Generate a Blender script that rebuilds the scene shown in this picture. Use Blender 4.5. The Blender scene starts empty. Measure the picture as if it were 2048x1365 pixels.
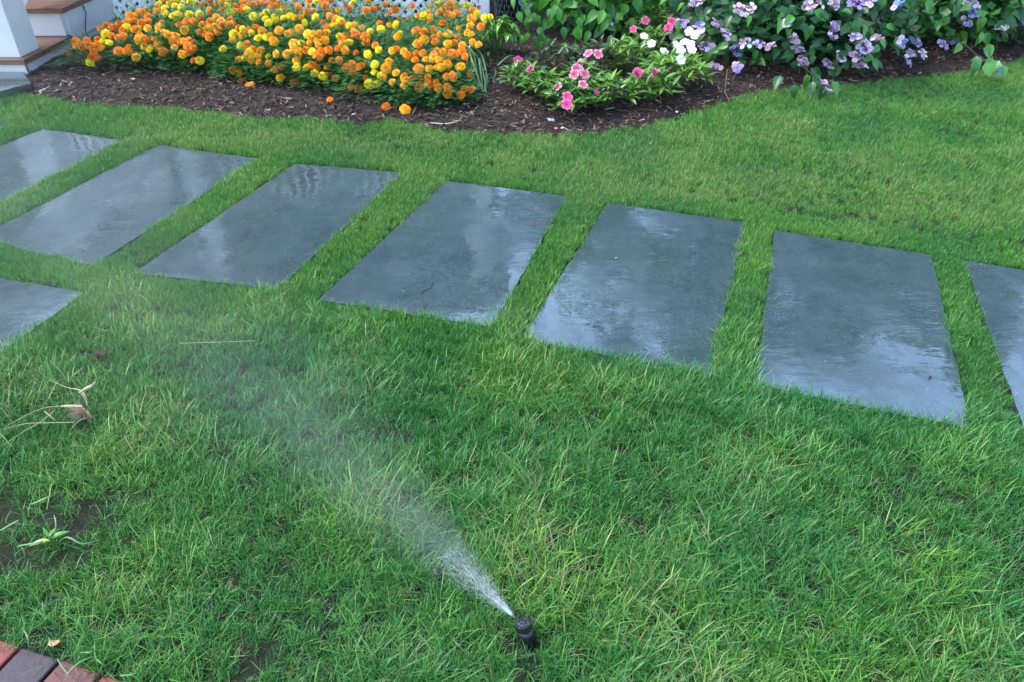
import bpy, bmesh, math, random
import numpy as np
from mathutils import Vector, Matrix, Euler, noise as mnoise

random.seed(7)
rng = np.random.default_rng(11)
R = math.radians
scene = bpy.context.scene
COL = scene.collection

# ------------------------------------------------------------------ camera
CAM_H, F_PX, PITCH, ROLL = 1.55, 1524.8, 0.60621, 0.0020
_cp, _sp = math.cos(PITCH), math.sin(PITCH)
FW = np.array([0, _cp, -_sp]); _u0 = np.array([0, _sp, _cp]); _r0 = np.array([1.0, 0, 0])
UP = math.cos(ROLL) * _u0 - math.sin(ROLL) * _r0
RT = math.cos(ROLL) * _r0 + math.sin(ROLL) * _u0
cam_d = bpy.data.cameras.new('camera')
cam_d.sensor_width = 36.0
cam_d.lens = F_PX / 2048 * 36.0
cam_d.clip_start = 0.02
cam_d.clip_end = 400
cam_d.dof.use_dof = True
cam_d.dof.focus_distance = 2.3
cam_d.dof.aperture_fstop = 7.0
cam = bpy.data.objects.new('camera', cam_d)
COL.objects.link(cam)
cam.matrix_world = Matrix(((RT[0], UP[0], -FW[0], 0), (RT[1], UP[1], -FW[1], 0), (RT[2], UP[2], -FW[2], CAM_H), (0, 0, 0, 1)))
scene.camera = cam

# ------------------------------------------------------------------ world, sun, exposure
SUN_EL, SUN_AZ = R(58), R(275)          # azimuth measured from +Y clockwise
world = bpy.data.worlds.new('World'); scene.world = world
world.use_nodes = True
wn = world.node_tree; wn.nodes.clear()
wo = wn.nodes.new('ShaderNodeOutputWorld'); wb = wn.nodes.new('ShaderNodeBackground')
sky = wn.nodes.new('ShaderNodeTexSky'); sky.sky_type = 'NISHITA'; sky.sun_disc = False
sky.sun_elevation = SUN_EL; sky.sun_rotation = SUN_AZ
sky.air_density = 1.0; sky.dust_density = 1.6; sky.ozone_density = 1.3
wb.inputs['Strength'].default_value = 0.15
wn.links.new(sky.outputs[0], wb.inputs[0]); wn.links.new(wb.outputs[0], wo.inputs[0])
sun_d = bpy.data.lights.new('sun', 'SUN'); sun_d.energy = 0.7; sun_d.angle = R(25)
sun_d.color = (1.0, 0.97, 0.93)
sun = bpy.data.objects.new('sun', sun_d); COL.objects.link(sun)
sdir = Vector((math.sin(SUN_AZ) * math.cos(SUN_EL), math.cos(SUN_AZ) * math.cos(SUN_EL), math.sin(SUN_EL)))
sun.rotation_euler = sdir.to_track_quat('Z', 'Y').to_euler()
scene.view_settings.view_transform = 'Standard'
scene.view_settings.look = 'None'
scene.view_settings.gamma = 1.0
scene.view_settings.exposure = 2.25
scene.cycles.max_bounces = 8
scene.cycles.transparent_max_bounces = 16
scene.cycles.volume_step_rate = 0.5

# ------------------------------------------------------------------ helpers
def at(u, v, z=0.0):
    d = FW * F_PX + RT * (u - 1024) - UP * (v - 682.5)
    s = (z - CAM_H) / d[2]
    return Vector((d[0] * s, d[1] * s, z))

def px_of(p):
    d = np.array(p) - np.array([0, 0, CAM_H]); zc = d @ FW
    return 1024 + F_PX * (d @ RT) / zc, 682.5 - F_PX * (d @ UP) / zc

def tag(o, label=None, cat=None, group=None, kind=None):
    if label: o['label'] = label
    if cat: o['category'] = cat
    if group: o['group'] = group
    if kind: o['kind'] = kind
    return o

def empty(name, loc=(0, 0, 0), rz=0.0):
    o = bpy.data.objects.new(name, None); COL.objects.link(o)
    o.empty_display_size = 0.05
    o.location = loc; o.rotation_euler = (0, 0, rz)
    return o

def inst(name, mesh, parent=None, mat=None):
    o = bpy.data.objects.new(name, mesh); COL.objects.link(o)
    if parent is not None: o.parent = parent
    if mat is not None: o.matrix_local = mat
    return o

class MB:
    """mesh builder with an optional per-vertex 'tint'"""
    def __init__(s): s.v = []; s.f = []; s.t = []
    def add(s, vs, fs, t=0.5):
        b = len(s.v); s.v += [tuple(p) for p in vs]; s.f += [tuple(i + b for i in f) for f in fs]
        s.t += [t] * len(vs) if not hasattr(t, '__len__') else list(t)
    def box(s, x0, x1, y0, y1, z0, z1, t=0.5, M=None):
        vs = [Vector((x, y, z)) for z in (z0, z1) for y in (y0, y1) for x in (x0, x1)]
        if M is not None: vs = [M @ p for p in vs]
        s.add(vs, [(0, 2, 3, 1), (4, 5, 7, 6), (0, 1, 5, 4), (2, 6, 7, 3), (0, 4, 6, 2), (1, 3, 7, 5)], t)
    def prism(s, pts, z0, z1, t=0.5, M=None):
        n = len(pts); vs = [Vector((p[0], p[1], z)) for z in (z0, z1) for p in pts]
        if M is not None: vs = [M @ p for p in vs]
        s.add(vs, [tuple(range(n - 1, -1, -1)), tuple(range(n, 2 * n))] + [(i, (i + 1) % n, n + (i + 1) % n, n + i) for i in range(n)], t)
    def tube(s, pts, rad, n=6, t=0.5, cap=True):
        pts = [Vector(p) for p in pts]; m = len(pts)
        if not hasattr(rad, '__len__'): rad = [rad] * m
        vs = []; prev = None
        for i, p in enumerate(pts):
            d = (pts[min(i + 1, m - 1)] - pts[max(i - 1, 0)]).normalized()
            a = prev if prev is not None else (Vector((0, 0, 1)) if abs(d.z) < .9 else Vector((1, 0, 0)))
            a = (a - d * a.dot(d)).normalized(); prev = a; b = d.cross(a)
            for k in range(n):
                q = 2 * math.pi * k / n
                vs.append(p + (a * math.cos(q) + b * math.sin(q)) * rad[i])
        fs = [(i * n + k, i * n + (k + 1) % n, (i + 1) * n + (k + 1) % n, (i + 1) * n + k) for i in range(m - 1) for k in range(n)]
        if cap: fs += [tuple(range(n - 1, -1, -1)), tuple(range((m - 1) * n, m * n))]
        s.add(vs, fs, t)
    def lathe(s, prof, n=24, t=0.5, M=None):
        vs = [Vector((r * math.cos(2 * math.pi * k / n), r * math.sin(2 * math.pi * k / n), z)) for r, z in prof for k in range(n)]
        if M is not None: vs = [M @ p for p in vs]
        m = len(prof)
        fs = [(i * n + k, i * n + (k + 1) % n, (i + 1) * n + (k + 1) % n, (i + 1) * n + k) for i in range(m - 1) for k in range(n)]
        fs += [tuple(range(n - 1, -1, -1)), tuple(range((m - 1) * n, m * n))]
        s.add(vs, fs, t)
    def mesh(s, name, mat, smooth=False):
        me = bpy.data.meshes.new(name); me.from_pydata(s.v, [], s.f); me.materials.append(mat)
        a = me.attributes.new('tint', 'FLOAT', 'POINT'); a.data.foreach_set('value', np.array(s.t, dtype=np.float32))
        if smooth: me.polygons.foreach_set('use_smooth', [True] * len(me.polygons))
        me.update(); return me
    def build(s, name, mat, parent=None, smooth=False, M=None):
        return inst(name, s.mesh(name, mat, smooth), parent, M)

def bevel(o, w=0.003, seg=2):
    m = o.modifiers.new('bevel', 'BEVEL'); m.width = w; m.segments = seg; m.limit_method = 'ANGLE'

# ------------------------------------------------------------------ materials
class NT:
    def __init__(s, name):
        s.m = bpy.data.materials.new(name); s.m.use_nodes = True; s.t = s.m.node_tree; s.t.nodes.clear()
        s.out = s.n('ShaderNodeOutputMaterial')
    def n(s, ty, **kw):
        nd = s.t.nodes.new(ty)
        for k, v in kw.items(): setattr(nd, k, v)
        return nd
    def l(s, a, b): s.t.links.new(a, b)
    def val(s, sock, v):
        if hasattr(v, 'type') and hasattr(v, 'is_output'): s.l(v, sock)
        else: sock.default_value = v
    def math(s, op, a, b=None, c=None, clamp=False):
        nd = s.n('ShaderNodeMath', operation=op); nd.use_clamp = clamp
        s.val(nd.inputs[0], a)
        if b is not None: s.val(nd.inputs[1], b)
        if c is not None: s.val(nd.inputs[2], c)
        return nd.outputs[0]
    def mix(s, f, a, b, mode='MIX'):
        nd = s.n('ShaderNodeMix', data_type='RGBA', blend_type=mode)
        s.val(nd.inputs[0], f)
        for i, c in ((6, a), (7, b)):
            s.val(nd.inputs[i], tuple(c) + (1,) if isinstance(c, (tuple, list)) and len(c) == 3 else c)
        return nd.outputs[2]
    def noise(s, vec, scale, detail=3, rough=.55, w=None, dist=0.0):
        nd = s.n('ShaderNodeTexNoise'); nd.inputs['Scale'].default_value = scale
        nd.inputs['Detail'].default_value = detail; nd.inputs['Roughness'].default_value = rough
        nd.inputs['Distortion'].default_value = dist
        if w is not None: nd.noise_dimensions = '4D'; s.val(nd.inputs['W'], w)
        if vec is not None: s.l(vec, nd.inputs['Vector'])
        return nd.outputs[0]
    def ramp(s, f, stops, interp='LINEAR'):
        nd = s.n('ShaderNodeValToRGB'); s.val(nd.inputs[0], f); cr = nd.color_ramp; cr.interpolation = interp
        while len(cr.elements) < len(stops): cr.elements.new(0.5)
        for e, (p, c) in zip(cr.elements, stops):
            e.position = p; e.color = tuple(c) + (1,) if hasattr(c, '__len__') else (c, c, c, 1)
        return nd.outputs[0]
    def maprange(s, f, a, b, c=0.0, d=1.0):
        nd = s.n('ShaderNodeMapRange'); s.val(nd.inputs[0], f)
        for i, x in ((1, a), (2, b), (3, c), (4, d)): s.val(nd.inputs[i], x)
        return nd.outputs[0]
    def coord(s, kind='Object'):
        return s.n('ShaderNodeTexCoord').outputs[kind]
    def pos(s): return s.n('ShaderNodeNewGeometry').outputs['Position']
    def attr(s, name, ty='GEOMETRY'):
        nd = s.n('ShaderNodeAttribute'); nd.attribute_name = name; nd.attribute_type = ty; return nd.outputs['Fac']
    def rand(s): return s.n('ShaderNodeObjectInfo').outputs['Random']
    def scalev(s, vec, sc, rot=(0, 0, 0)):
        nd = s.n('ShaderNodeMapping'); s.l(vec, nd.inputs[0]); nd.inputs['Scale'].default_value = sc; nd.inputs['Rotation'].default_value = rot
        return nd.outputs[0]
    def bsdf(s, color, rough=.5, spec=.5, bump=None, bstr=.3, bdist=.01, metal=0.0, ior=None, coat=None, coat_rough=.1, trans=None):
        b = s.n('ShaderNodeBsdfPrincipled')
        s.val(b.inputs['Base Color'], tuple(color) + (1,) if isinstance(color, (tuple, list)) and len(color) == 3 else color)
        s.val(b.inputs['Roughness'], rough); s.val(b.inputs['Specular IOR Level'], spec); b.inputs['Metallic'].default_value = metal
        if ior: b.inputs['IOR'].default_value = ior
        if coat is not None: s.val(b.inputs['Coat Weight'], coat); s.val(b.inputs['Coat Roughness'], coat_rough); b.inputs['Coat IOR'].default_value = 2.35
        if bump is not None:
            bp = s.n('ShaderNodeBump'); s.l(bump, bp.inputs['Height']); s.val(bp.inputs['Strength'], bstr); bp.inputs['Distance'].default_value = bdist
            s.l(bp.outputs[0], b.inputs['Normal'])
            if coat is not None: s.l(bp.outputs[0], b.inputs['Coat Normal'])
        if trans is not None:
            tr = s.n('ShaderNodeBsdfTranslucent'); s.val(tr.inputs[0], trans[0]); mx = s.n('ShaderNodeMixShader'); mx.inputs[0].default_value = trans[1]
            s.l(b.outputs[0], mx.inputs[1]); s.l(tr.outputs[0], mx.inputs[2]); s.l(mx.outputs[0], s.out.inputs[0])
        else:
            s.l(b.outputs[0], s.out.inputs[0])
        return s.m

MAT = {}
def m_grass():
    s = NT('grass_blade')
    t = s.attr('tint'); yel = s.attr('yellow', 'INSTANCER'); dk = s.attr('deep', 'INSTANCER')
    t2 = s.math('ADD', t, s.math('MULTIPLY', s.math('SUBTRACT', yel, .5), .34))
    c = s.ramp(t2, [(0.0, (.014, .100, .018)), (.3, (.034, .175, .024)), (.55, (.070, .255, .032)), (.78, (.135, .36, .040)), (.93, (.23, .37, .06)), (1.0, (.30, .28, .12))])
    cool = s.mix(s.math('MULTIPLY', dk, .62, clamp=True), c, (.016, .165, .042))
    tan = s.math('GREATER_THAN', t, .955)
    c2 = s.mix(tan, cool, (.22, .18, .10))
    return s.bsdf(c2, rough=.38, spec=.5, trans=(c2, .28))
def m_leaf(name, stops, rough=.4, spec=.5, vein=True, transl=.2):
    s = NT(name)
    r = s.math('ADD', s.math('MULTIPLY', s.rand(), .8), s.math('MULTIPLY', s.attr('tint'), .2))
    c = s.ramp(r, stops)
    n = s.noise(s.coord('Object'), 60, 3)
    c = s.mix(s.maprange(n, .3, .7, 0, .35), c, s.mix(1.0, c, (.55, .7, .5), 'MULTIPLY'))
    return s.bsdf(c, rough=rough, spec=spec, bump=n, bstr=.25, bdist=.002, trans=(c, transl))
def m_tintleaf(name, stops, rough=.5, transl=.22, spec=.35):
    s = NT(name)
    c = s.ramp(s.math('ADD', s.math('MULTIPLY', s.attr('tint'), .75), s.math('MULTIPLY', s.rand(), .25)), stops)
    return s.bsdf(c, rough=rough, spec=spec, trans=(c, transl))
def m_plain(name, col, rough=.6, spec=.4, var=.12, scale=20, bstr=.15, bdist=.003):
    s = NT(name); n = s.noise(s.coord('Object'), scale, 4)
    c = s.mix(s.maprange(n, .3, .7), tuple(x * (1 - var) for x in col), tuple(min(1, x * (1 + var)) for x in col))
    return s.bsdf(c, rough=rough, spec=spec, bump=n, bstr=bstr, bdist=bdist)
def m_stone():
    s = NT('wet_bluestone'); co = s.coord('Object'); w = s.math('MULTIPLY', s.rand(), 37.0)
    big = s.noise(co, 1.6, 3, w=w); mid = s.noise(co, 7, 5, .6, w=w); fine = s.noise(co, 160, 3, .7, w=w)
    grn = s.noise(co, 3.1, 2, w=s.math('ADD', w, 5.0))
    c = s.mix(s.maprange(mid, .3, .7), (.029, .057, .062), (.052, .090, .093))
    c = s.mix(s.maprange(grn, .5, .75, 0, .6), c, (.045, .076, .070))
    c = s.mix(s.maprange(s.noise(co, 4.3, 4, w=s.math('ADD', w, 9.0)), .60, .78, 0, .45), c, (.062, .050, .045))
    c = s.mix(s.maprange(fine, .35, .75, 0, .5), c, (.012, .020, .026))
    c = s.mix(s.maprange(s.noise(co, 30, 4, .7, w=s.math('ADD', w, 17.0)), .40, .66, 0, .5), c, s.mix(1.0, c, (.50, .58, .60), 'MULTIPLY'))
    spk = s.noise(co, 85, 2, .5, w=s.math('ADD', w, 3.0))
    c = s.mix(s.maprange(spk, .68, .72, 0, .6), c, (.20, .22, .21))
    # standing film of water: smooth where wet, stone grain shows where it thins
    film = s.maprange(s.noise(s.scalev(co, (1.0, .55, 1)), 3.4, 6, .62, w=s.math('ADD', w, 2.0)), .40, .56)
    fs2 = s.math('SUBTRACT', 1.0, film)
    cl = s.noise(s.scalev(co, (1.0, 2.0, 1), (0, 0, R(-25))), 2.6, 7, .62, w=s.math('ADD', w, 11.0), dist=.4)
    cleft = s.math('SNAP', cl, .035)
    camt = s.maprange(s.noise(co, .9, 1, w=s.math('ADD', w, 13.0)), .45, .58, 0.0, 1.0)
    wav = s.noise(s.scalev(co, (1.0, 2.8, 1), (0, 0, R(18))), 6.5, 3, .5, w=s.math('ADD', w, 1.0), dist=.8)
    rip = s.noise(s.scalev(co, (1, 3.0, 1), (0, 0, R(10))), 26, 3, .5, w=s.math('ADD', w, 4.0), dist=.5)
    amt = s.maprange(s.noise(co, 1.3, 2, w=s.math('ADD', w, 7.0)), .40, .60, .12, 1.0)      # some stretches ripple, others lie still
    h = s.math('ADD', s.math('MULTIPLY', wav, .7), s.math('MULTIPLY', s.math('MULTIPLY', rip, amt), .50))
    h = s.math('ADD', h, s.math('MULTIPLY', s.math('MULTIPLY', mid, fs2), .35))
    h = s.math('ADD', h, s.math('MULTIPLY', s.math('MULTIPLY', fine, fs2), .035))
    h = s.math('ADD', h, s.math('MULTIPLY', s.math('MULTIPLY', cleft, camt), 2.2))
    pit = s.noise(co, 70, 2, .6, w=s.math('ADD', w, 6.0))
    h = s.math('ADD', h, s.math('MULTIPLY', s.maprange(pit, .68, .74), -.06))
    rough = s.maprange(film, 0, 1, .17, .012)
    return s.bsdf(c, rough=s.maprange(fine, .3, .7, .45, .6), spec=.2, bump=h, bstr=.22, bdist=.006, coat=s.maprange(film, 0, 1, .55, 1.0), coat_rough=rough)
def m_soil():
    s = NT('soil'); co = s.pos(); n = s.noise(co, 40, 6, .65); b = s.noise(co, 5, 3)
    c = s.ramp(n, [(.3, (.006, .005, .003)), (.55, (.016, .013, .007)), (.75, (.034, .028, .014))])
    c = s.mix(s.maprange(b, .35, .6, 0, .55), c, (.020, .050, .010))
    return s.bsdf(c, rough=.8, spec=.3, bump=s.math('ADD', n, s.math('MULTIPLY', s.noise(co, 180, 4, .7), .5)), bstr=1.0, bdist=.03)
def m_mulch():
    s = NT('mulch'); co = s.pos(); n = s.noise(s.scalev(co, (1, 2.2, 1), (0, 0, .6)), 45, 6, .7); b = s.noise(co, 3, 3); v = s.noise(co, 130, 3)
    c = s.ramp(n, [(.3, (.008, .005, .0035)), (.5, (.027, .016, .011)), (.68, (.056, .034, .023)), (.8, (.12, .08, .05))])
    return s.bsdf(c, rough=.75, spec=.35, bump=s.math('ADD', n, s.math('MULTIPLY', v, .4)), bstr=1.0, bdist=.02)
def m_chip():
    s = NT('wood_chip')
    c = s.ramp(s.rand(), [(0, (.009, .006, .004)), (.6, (.034, .020, .014)), (.78, (.07, .042, .027)), (.92, (.17, .11, .07)), (1, (.30, .23, .16))])
    return s.bsdf(c, rough=.6, spec=.4)
def m_brick():
    s = NT('clay_brick'); co = s.coord('Object'); n = s.noise(co, 60, 5, .7); b = s.noise(co, 12, 3, w=s.math('MULTIPLY', s.rand(), 9.0))
    base = s.attr('tint')
    c = s.ramp(base, [(0, (.028, .022, .030)), (.45, (.11, .030, .032)), (1, (.18, .034, .022))])
    c = s.mix(s.maprange(b, .45, .75, 0, .5), c, s.mix(1.0, c, (.55, .5, .6), 'MULTIPLY'))
    return s.bsdf(c, rough=.55, spec=.4, bump=n, bstr=.5, bdist=.003)
def m_wood(name, dark, light, rough=.4):
    s = NT(name); co = s.coord('Object'); n = s.noise(s.scalev(co, (1.2, 26, 26)), 3, 5, .6)
    c = s.mix(s.maprange(n, .3, .7), dark, light)
    return s.bsdf(c, rough=rough, spec=.5, bump=n, bstr=.2, bdist=.002)
def m_flower(name, core, edge, rough=.55):
    s = NT(name); c = s.mix(s.attr('tint'), core, edge)
    c = s.mix(s.maprange(s.rand(), 0, 1, 0, .22), c, s.mix(1.0, c, (1.0, .72, .5), 'MULTIPLY'))
    return s.bsdf(c, rough=rough, spec=.25, trans=(c, .25))

MAT['grass'] = m_grass(); MAT['soil'] = m_soil(); MAT['mulch'] = m_mulch(); MAT['straw'] = m_plain('dry_straw', (.34, .28, .17), .6, .3, .25, 90); MAT['chip'] = m_chip(); MAT['stone'] = m_stone(); MAT['brick'] = m_brick()
MAT['white'] = m_plain('white_paint', (.58, .58, .57), .45, .4, .05, 9, .08)
MAT['white2'] = m_plain('lattice_white_paint', (.84, .83, .82), .5, .4, .04, 12, .05)
MAT['mahogany'] = m_wood('mahogany_decking', (.06, .026, .014), (.20, .095, .05), .45)
MAT['black'] = m_plain('black_plastic', (.010, .011, .013), .32, .5, .2, 60, .2)
MAT['void_shade'] = m_plain('dark_void', (.02, .018, .018), .8)
MAT['blackcable'] = m_plain('black_rubber', (.012, .012, .014), .45)
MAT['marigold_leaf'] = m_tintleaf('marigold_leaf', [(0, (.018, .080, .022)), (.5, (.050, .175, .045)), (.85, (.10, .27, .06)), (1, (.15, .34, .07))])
MAT['stem'] = m_plain('green_stem', (.06, .12, .03), .5)
MAT['twig'] = m_plain('brown_twig', (.12, .085, .055), .7, .3, .3, 50)
MAT['bark'] = m_plain('bark', (.10, .08, .06), .85, .2, .35, 30, .8, .01)
MAT['hyd_leaf'] = m_leaf('hydrangea_leaf', [(0, (.010, .060, .016)), (.4, (.025, .125, .026)), (.7, (.055, .22, .030)), (1, (.12, .34, .036))], .36)
MAT['hyd_leaf_light'] = m_leaf('hydrangea_light_leaf', [(0, (.02, .10, .02)), (.4, (.055, .23, .026)), (.75, (.11, .36, .034)), (1, (.18, .44, .04))], .38)
MAT['imp_leaf'] = m_leaf('impatiens_leaf', [(0, (.025, .08, .018)), (.5, (.07, .19, .024)), (1, (.15, .31, .032))], .32, transl=.15)
MAT['imp_leaf_dark'] = m_leaf('impatiens_bronze_leaf', [(0, (.028, .028, .018)), (.5, (.035, .065, .026)), (1, (.06, .11, .035))], .3, transl=.08)
MAT['imp_leaf_bright'] = m_leaf('impatiens_lime_leaf', [(0, (.05, .16, .02)), (.5, (.11, .28, .03)), (1, (.2, .38, .04))], .34)
MAT['basil_leaf'] = m_leaf('basil_leaf', [(0, (.05, .17, .02)), (.6, (.11, .30, .03)), (1, (.17, .36, .04))], .25)
MAT['yellow_leaf'] = m_leaf('yellowing_leaf', [(0, (.42, .27, .07)), (1, (.50, .36, .10))], .5)
MAT['onion'] = m_leaf('onion_leaf', [(0, (.08, .22, .07)), (.5, (.17, .34, .13)), (1, (.28, .44, .20))], .4)
MAT['onion_dark'] = m_leaf('onion_dark_leaf', [(0, (.02, .12, .025)), (1, (.05, .2, .035))], .35)
MAT['bulb'] = m_plain('pale_bulb', (.5, .5, .34), .5)
FC = {'o': m_flower('orange_petals', (.60, .07, .004), (1.0, .36, .008)), 'a': m_flower('amber_petals', (.80, .17, .004), (1.0, .58, .012)),
      'y': m_flower('yellow_petals', (.80, .52, .006), (.95, .84, .015)), 'r': m_flower('rust_orange_petals', (.40, .05, .003), (.80, .17, .006))}
HC = {'p': m_flower('pink_sepals', (.52, .30, .48), (.82, .60, .74)), 'l': m_flower('lilac_sepals', (.36, .26, .62), (.66, .54, .86)),
      'v': m_flower('violet_sepals', (.20, .15, .46), (.40, .32, .68)), 'b': m_flower('blue_sepals', (.10, .17, .48), (.30, .40, .70)),
      'w': m_flower('white_sepals', (.60, .58, .72), (.84, .80, .86)), 'm': m_flower('mauve_sepals', (.22, .15, .22), (.46, .36, .44))}
HB = {'m': m_flower('mauve_buds', (.08, .06, .10), (.26, .20, .26)), 'b': m_flower('blue_buds', (.03, .05, .16), (.12, .17, .36)), 'v': m_flower('violet_buds', (.06, .045, .15), (.20, .16, .34))}
IC = {'k': m_flower('pink_petals', (.48, .02, .12), (.76, .22, .46)), 'h': m_flower('hot_pink_petals', (.48, .015, .14), (.66, .06, .32)),
      'q': m_flower('pale_pink_petals', (.50, .03, .10), (.76, .46, .62)), 'w': m_flower('white_petals', (.72, .76, .72), (.84, .86, .88))}

# ------------------------------------------------------------------ ground: lawn soil, slabs, bed outline
BED_PX = [(-260, 205), (-60, 192), (0, 188), (60, 188), (150, 203), (250, 212), (350, 219), (430, 226), (520, 238), (600, 233), (700, 243), (800, 240), (900, 260), (1000, 266), (1100, 268), (1200, 263), (1300, 249), (1400, 218), (1480, 192), (1560, 178), (1700, 166), (1850, 150), (1950, 143), (2040, 120), (2200, 88)]
BED = [at(p[0], p[1], .018) for p in BED_PX]
BX = np.array([p.x for p in BED]); BY = np.array([p.y for p in BED])
def bed_y(x): return np.interp(x, BX, BY) + .02 * np.sin(np.asarray(x) * 23) * .5 + .012 * np.sin(np.asarray(x) * 57 + 1)

def heightfield(name, xs, ys, zf, mat, keep=None, parent=None):
    X, Y = np.meshgrid(xs, ys); Z = zf(X, Y); nx, ny = len(xs), len(ys)
    vs = np.stack([X, Y, Z], -1).reshape(-1, 3)
    fs = []
    for j in range(ny - 1):
        for i in range(nx - 1):
            if keep is None or keep(.5 * (xs[i] + xs[i + 1]), .5 * (ys[j] + ys[j + 1])):
                a = j * nx + i; fs.append((a, a + 1, a + nx + 1, a + nx))
    me = bpy.data.meshes.new(name); me.from_pydata(vs.tolist(), [], fs); me.materials.append(mat)
    me.polygons.foreach_set('use_smooth', [True] * len(fs)); me.update()
    return inst(name, me, parent)

xs = np.concatenate([[-120, -40, -15], np.linspace(-7, 7, 90), [15, 40, 120]]); ys = np.concatenate([[-120, -30, -8], np.linspace(-1, 10, 80), [20, 60, 160]])
lawn = heightfield('lawn_ground', xs, ys, lambda X, Y: 0.004 * np.sin(X * 2.1 + Y) * np.cos(Y * 1.7), MAT['soil'])
tag(lawn, kind='structure')

# mulch bed: a mounded sheet following the curved edge
def build_bed():
    nx, ny = 320, 90; vs = []; fs = []
    for j in range(ny):
        for i in range(nx):
            x = -4.6 + 10.6 * i / (nx - 1); t = j / (ny - 1)
            y = float(bed_y(x)) + .0 + (9.2 - float(bed_y(x))) * t ** 1.5
            d = y - float(bed_y(x))
            z = .006 + .05 * (1 - math.exp(-d / .25)) + .012 * mnoise.noise(Vector((x * 9, y * 9, 0))) * min(1, d * 6) + .008 * mnoise.noise(Vector((x * 30, y * 30, 3))) * min(1, d * 8)
            vs.append((x, y, z))
    for j in range(ny - 1):
        for i in range(nx - 1): a = j * nx + i; fs.append((a, a + 1, a + nx + 1, a + nx))
    me = bpy.data.meshes.new('flower_bed_soil'); me.from_pydata(vs, [], fs); me.materials.append(MAT['mulch'])
    me.polygons.foreach_set('use_smooth', [True] * len(fs)); me.update()
    return inst('flower_bed_soil', me)
bed = tag(build_bed(), kind='structure')
def bed_z(x, y):
    d = y - float(bed_y(x)); return .006 + .05 * (1 - math.exp(-max(d, 0) / .25)) if d > 0 else 0.0

# bluestone slabs
def along(p, q, L): d = (q - p).normalized(); return p + d * L
def quad(*c): return [at(*p) for p in c]
SL = []
TLa, TRa = at(88, 262), at(248, 285)
SL.append(([TLa, TRa, along(TRa, at(0, 415), 1.2), along(TLa, at(0, 297), 1.2)], 'wet bluestone slab at the left edge of the photo, just beyond the widest streaked slab'))
TLb, TRb = at(318, 294), at(520, 322)
SL.append(([TLb, TRb, at(186, 537), along(TLb, at(0, 458), 1.2)], 'wet bluestone slab covered in short white streaks, its near corner by the grass cross-joint'))
SL.append((quad((590, 332), (808, 350), (556, 584), (268, 552)), 'wet bluestone slab with a small pale puddle and warm brown shine at right'))
SL.append((quad((893, 366), (1135, 397), (985, 660), (636, 606)), 'wet bluestone slab with a thin dark curling line in its sky-lit near end'))
SL.append((quad((1215, 410), (1492, 450), (1420, 756), (1042, 684)), 'smooth dark bluestone slab with a wet band down its left side only'))
SL.append((quad((1548, 465), (1862, 515), (1940, 864), (1508, 776)), 'large wet bluestone slab whose near half mirrors the bright sky'))
TLg = at(1926, 526); BLg = along(TLg, at(2050, 878), 1.2); dg = (at(2048, 545) - TLg).normalized()
SL.append(([TLg, TLg + dg * .66, BLg + dg * .66, BLg], 'rippled wet bluestone slab cut off by the right edge of the photo'))
TRh = at(172, 590); TLh = along(TRh, at(0, 561), .68); BRh = along(TRh, at(0, 714), 1.05)
SL.append(([TLh, TRh, BRh, BRh + (TLh - TRh)], 'wet bluestone slab nearest the dried weed, below the grass cross-joint'))
TRz = at(18, 256); dz_ = (TLa - TRa); TLz = TRz + dz_.normalized() * .66; dl = (SL[0][0][3] - TLa).normalized() * 1.15
SL.append(([TLz, TRz, TRz + dl, TLz + dl], 'farthest bluestone slab, only its corner showing at the left edge below the steps'))

def build_slab(c, label, idx):
    cx = sum((p for p in c), Vector()) / 4
    nx, ny = 30, 50; rs = random.Random(idx)
    vs = []; fs = []
    off = Vector((idx * 7.3, 0, 0))
    for j in range(ny + 1):
        for i in range(nx + 1):
            s, t = i / nx, j / ny
            p = (c[0].lerp(c[1], s)).lerp(c[3].lerp(c[2], s), t)
            e = min(s * .66, (1 - s) * .66, t * 1.2, (1 - t) * 1.2)
            if i in (0, nx) or j in (0, ny):
                k = mnoise.noise(Vector((p.x * 9, p.y * 9, idx))) * .006 + mnoise.noise(Vector((p.x * 35, p.y * 35, idx))) * .004
                p = p + (cx - p).normalized() * (k + .001)
            z = .0125 + .0016 * mnoise.noise(p * 5 + off) + .0006 * mnoise.noise(p * 19 + off)
            if i in (0, nx) or j in (0, ny): z -= .0006
            vs.append((p.x - cx.x, p.y - cx.y, z))
    W = nx + 1
    for j in range(ny):
        for i in range(nx): a = j * W + i; fs.append((a, a + W, a + W + 1, a + 1))
    ring = [i for i in range(nx + 1)] + [j * W + nx for j in range(1, ny + 1)] + [ny * W + i for i in range(nx - 1, -1, -1)] + [j * W for j in range(ny - 1, 0, -1)]
    n = len(ring); b0 = len(vs); vs += [vs[r] for r in ring]; b = len(vs); vs += [(vs[r][0], vs[r][1], -.03) for r in ring]
    for k in range(n): fs.append((b0 + k, b0 + (k + 1) % n, b + (k + 1) % n, b + k))
    me = bpy.data.meshes.new('stepping_stone'); me.from_pydata(vs, [], fs); me.materials.append(MAT['stone'])
    me.polygons.foreach_set('use_smooth', [True] * len(fs)); me.update()
    o = inst('stepping_stone', me); o.location = (cx.x, cx.y, 0)
    return tag(o, label, 'stepping stone', 'bluestone slabs of the garden path')
for i, (c, lab) in enumerate(SL): build_slab(c, lab, i)
SLAB2 = [np.array([[p.x, p.y] for p in c]) for c, _ in SL]

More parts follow.
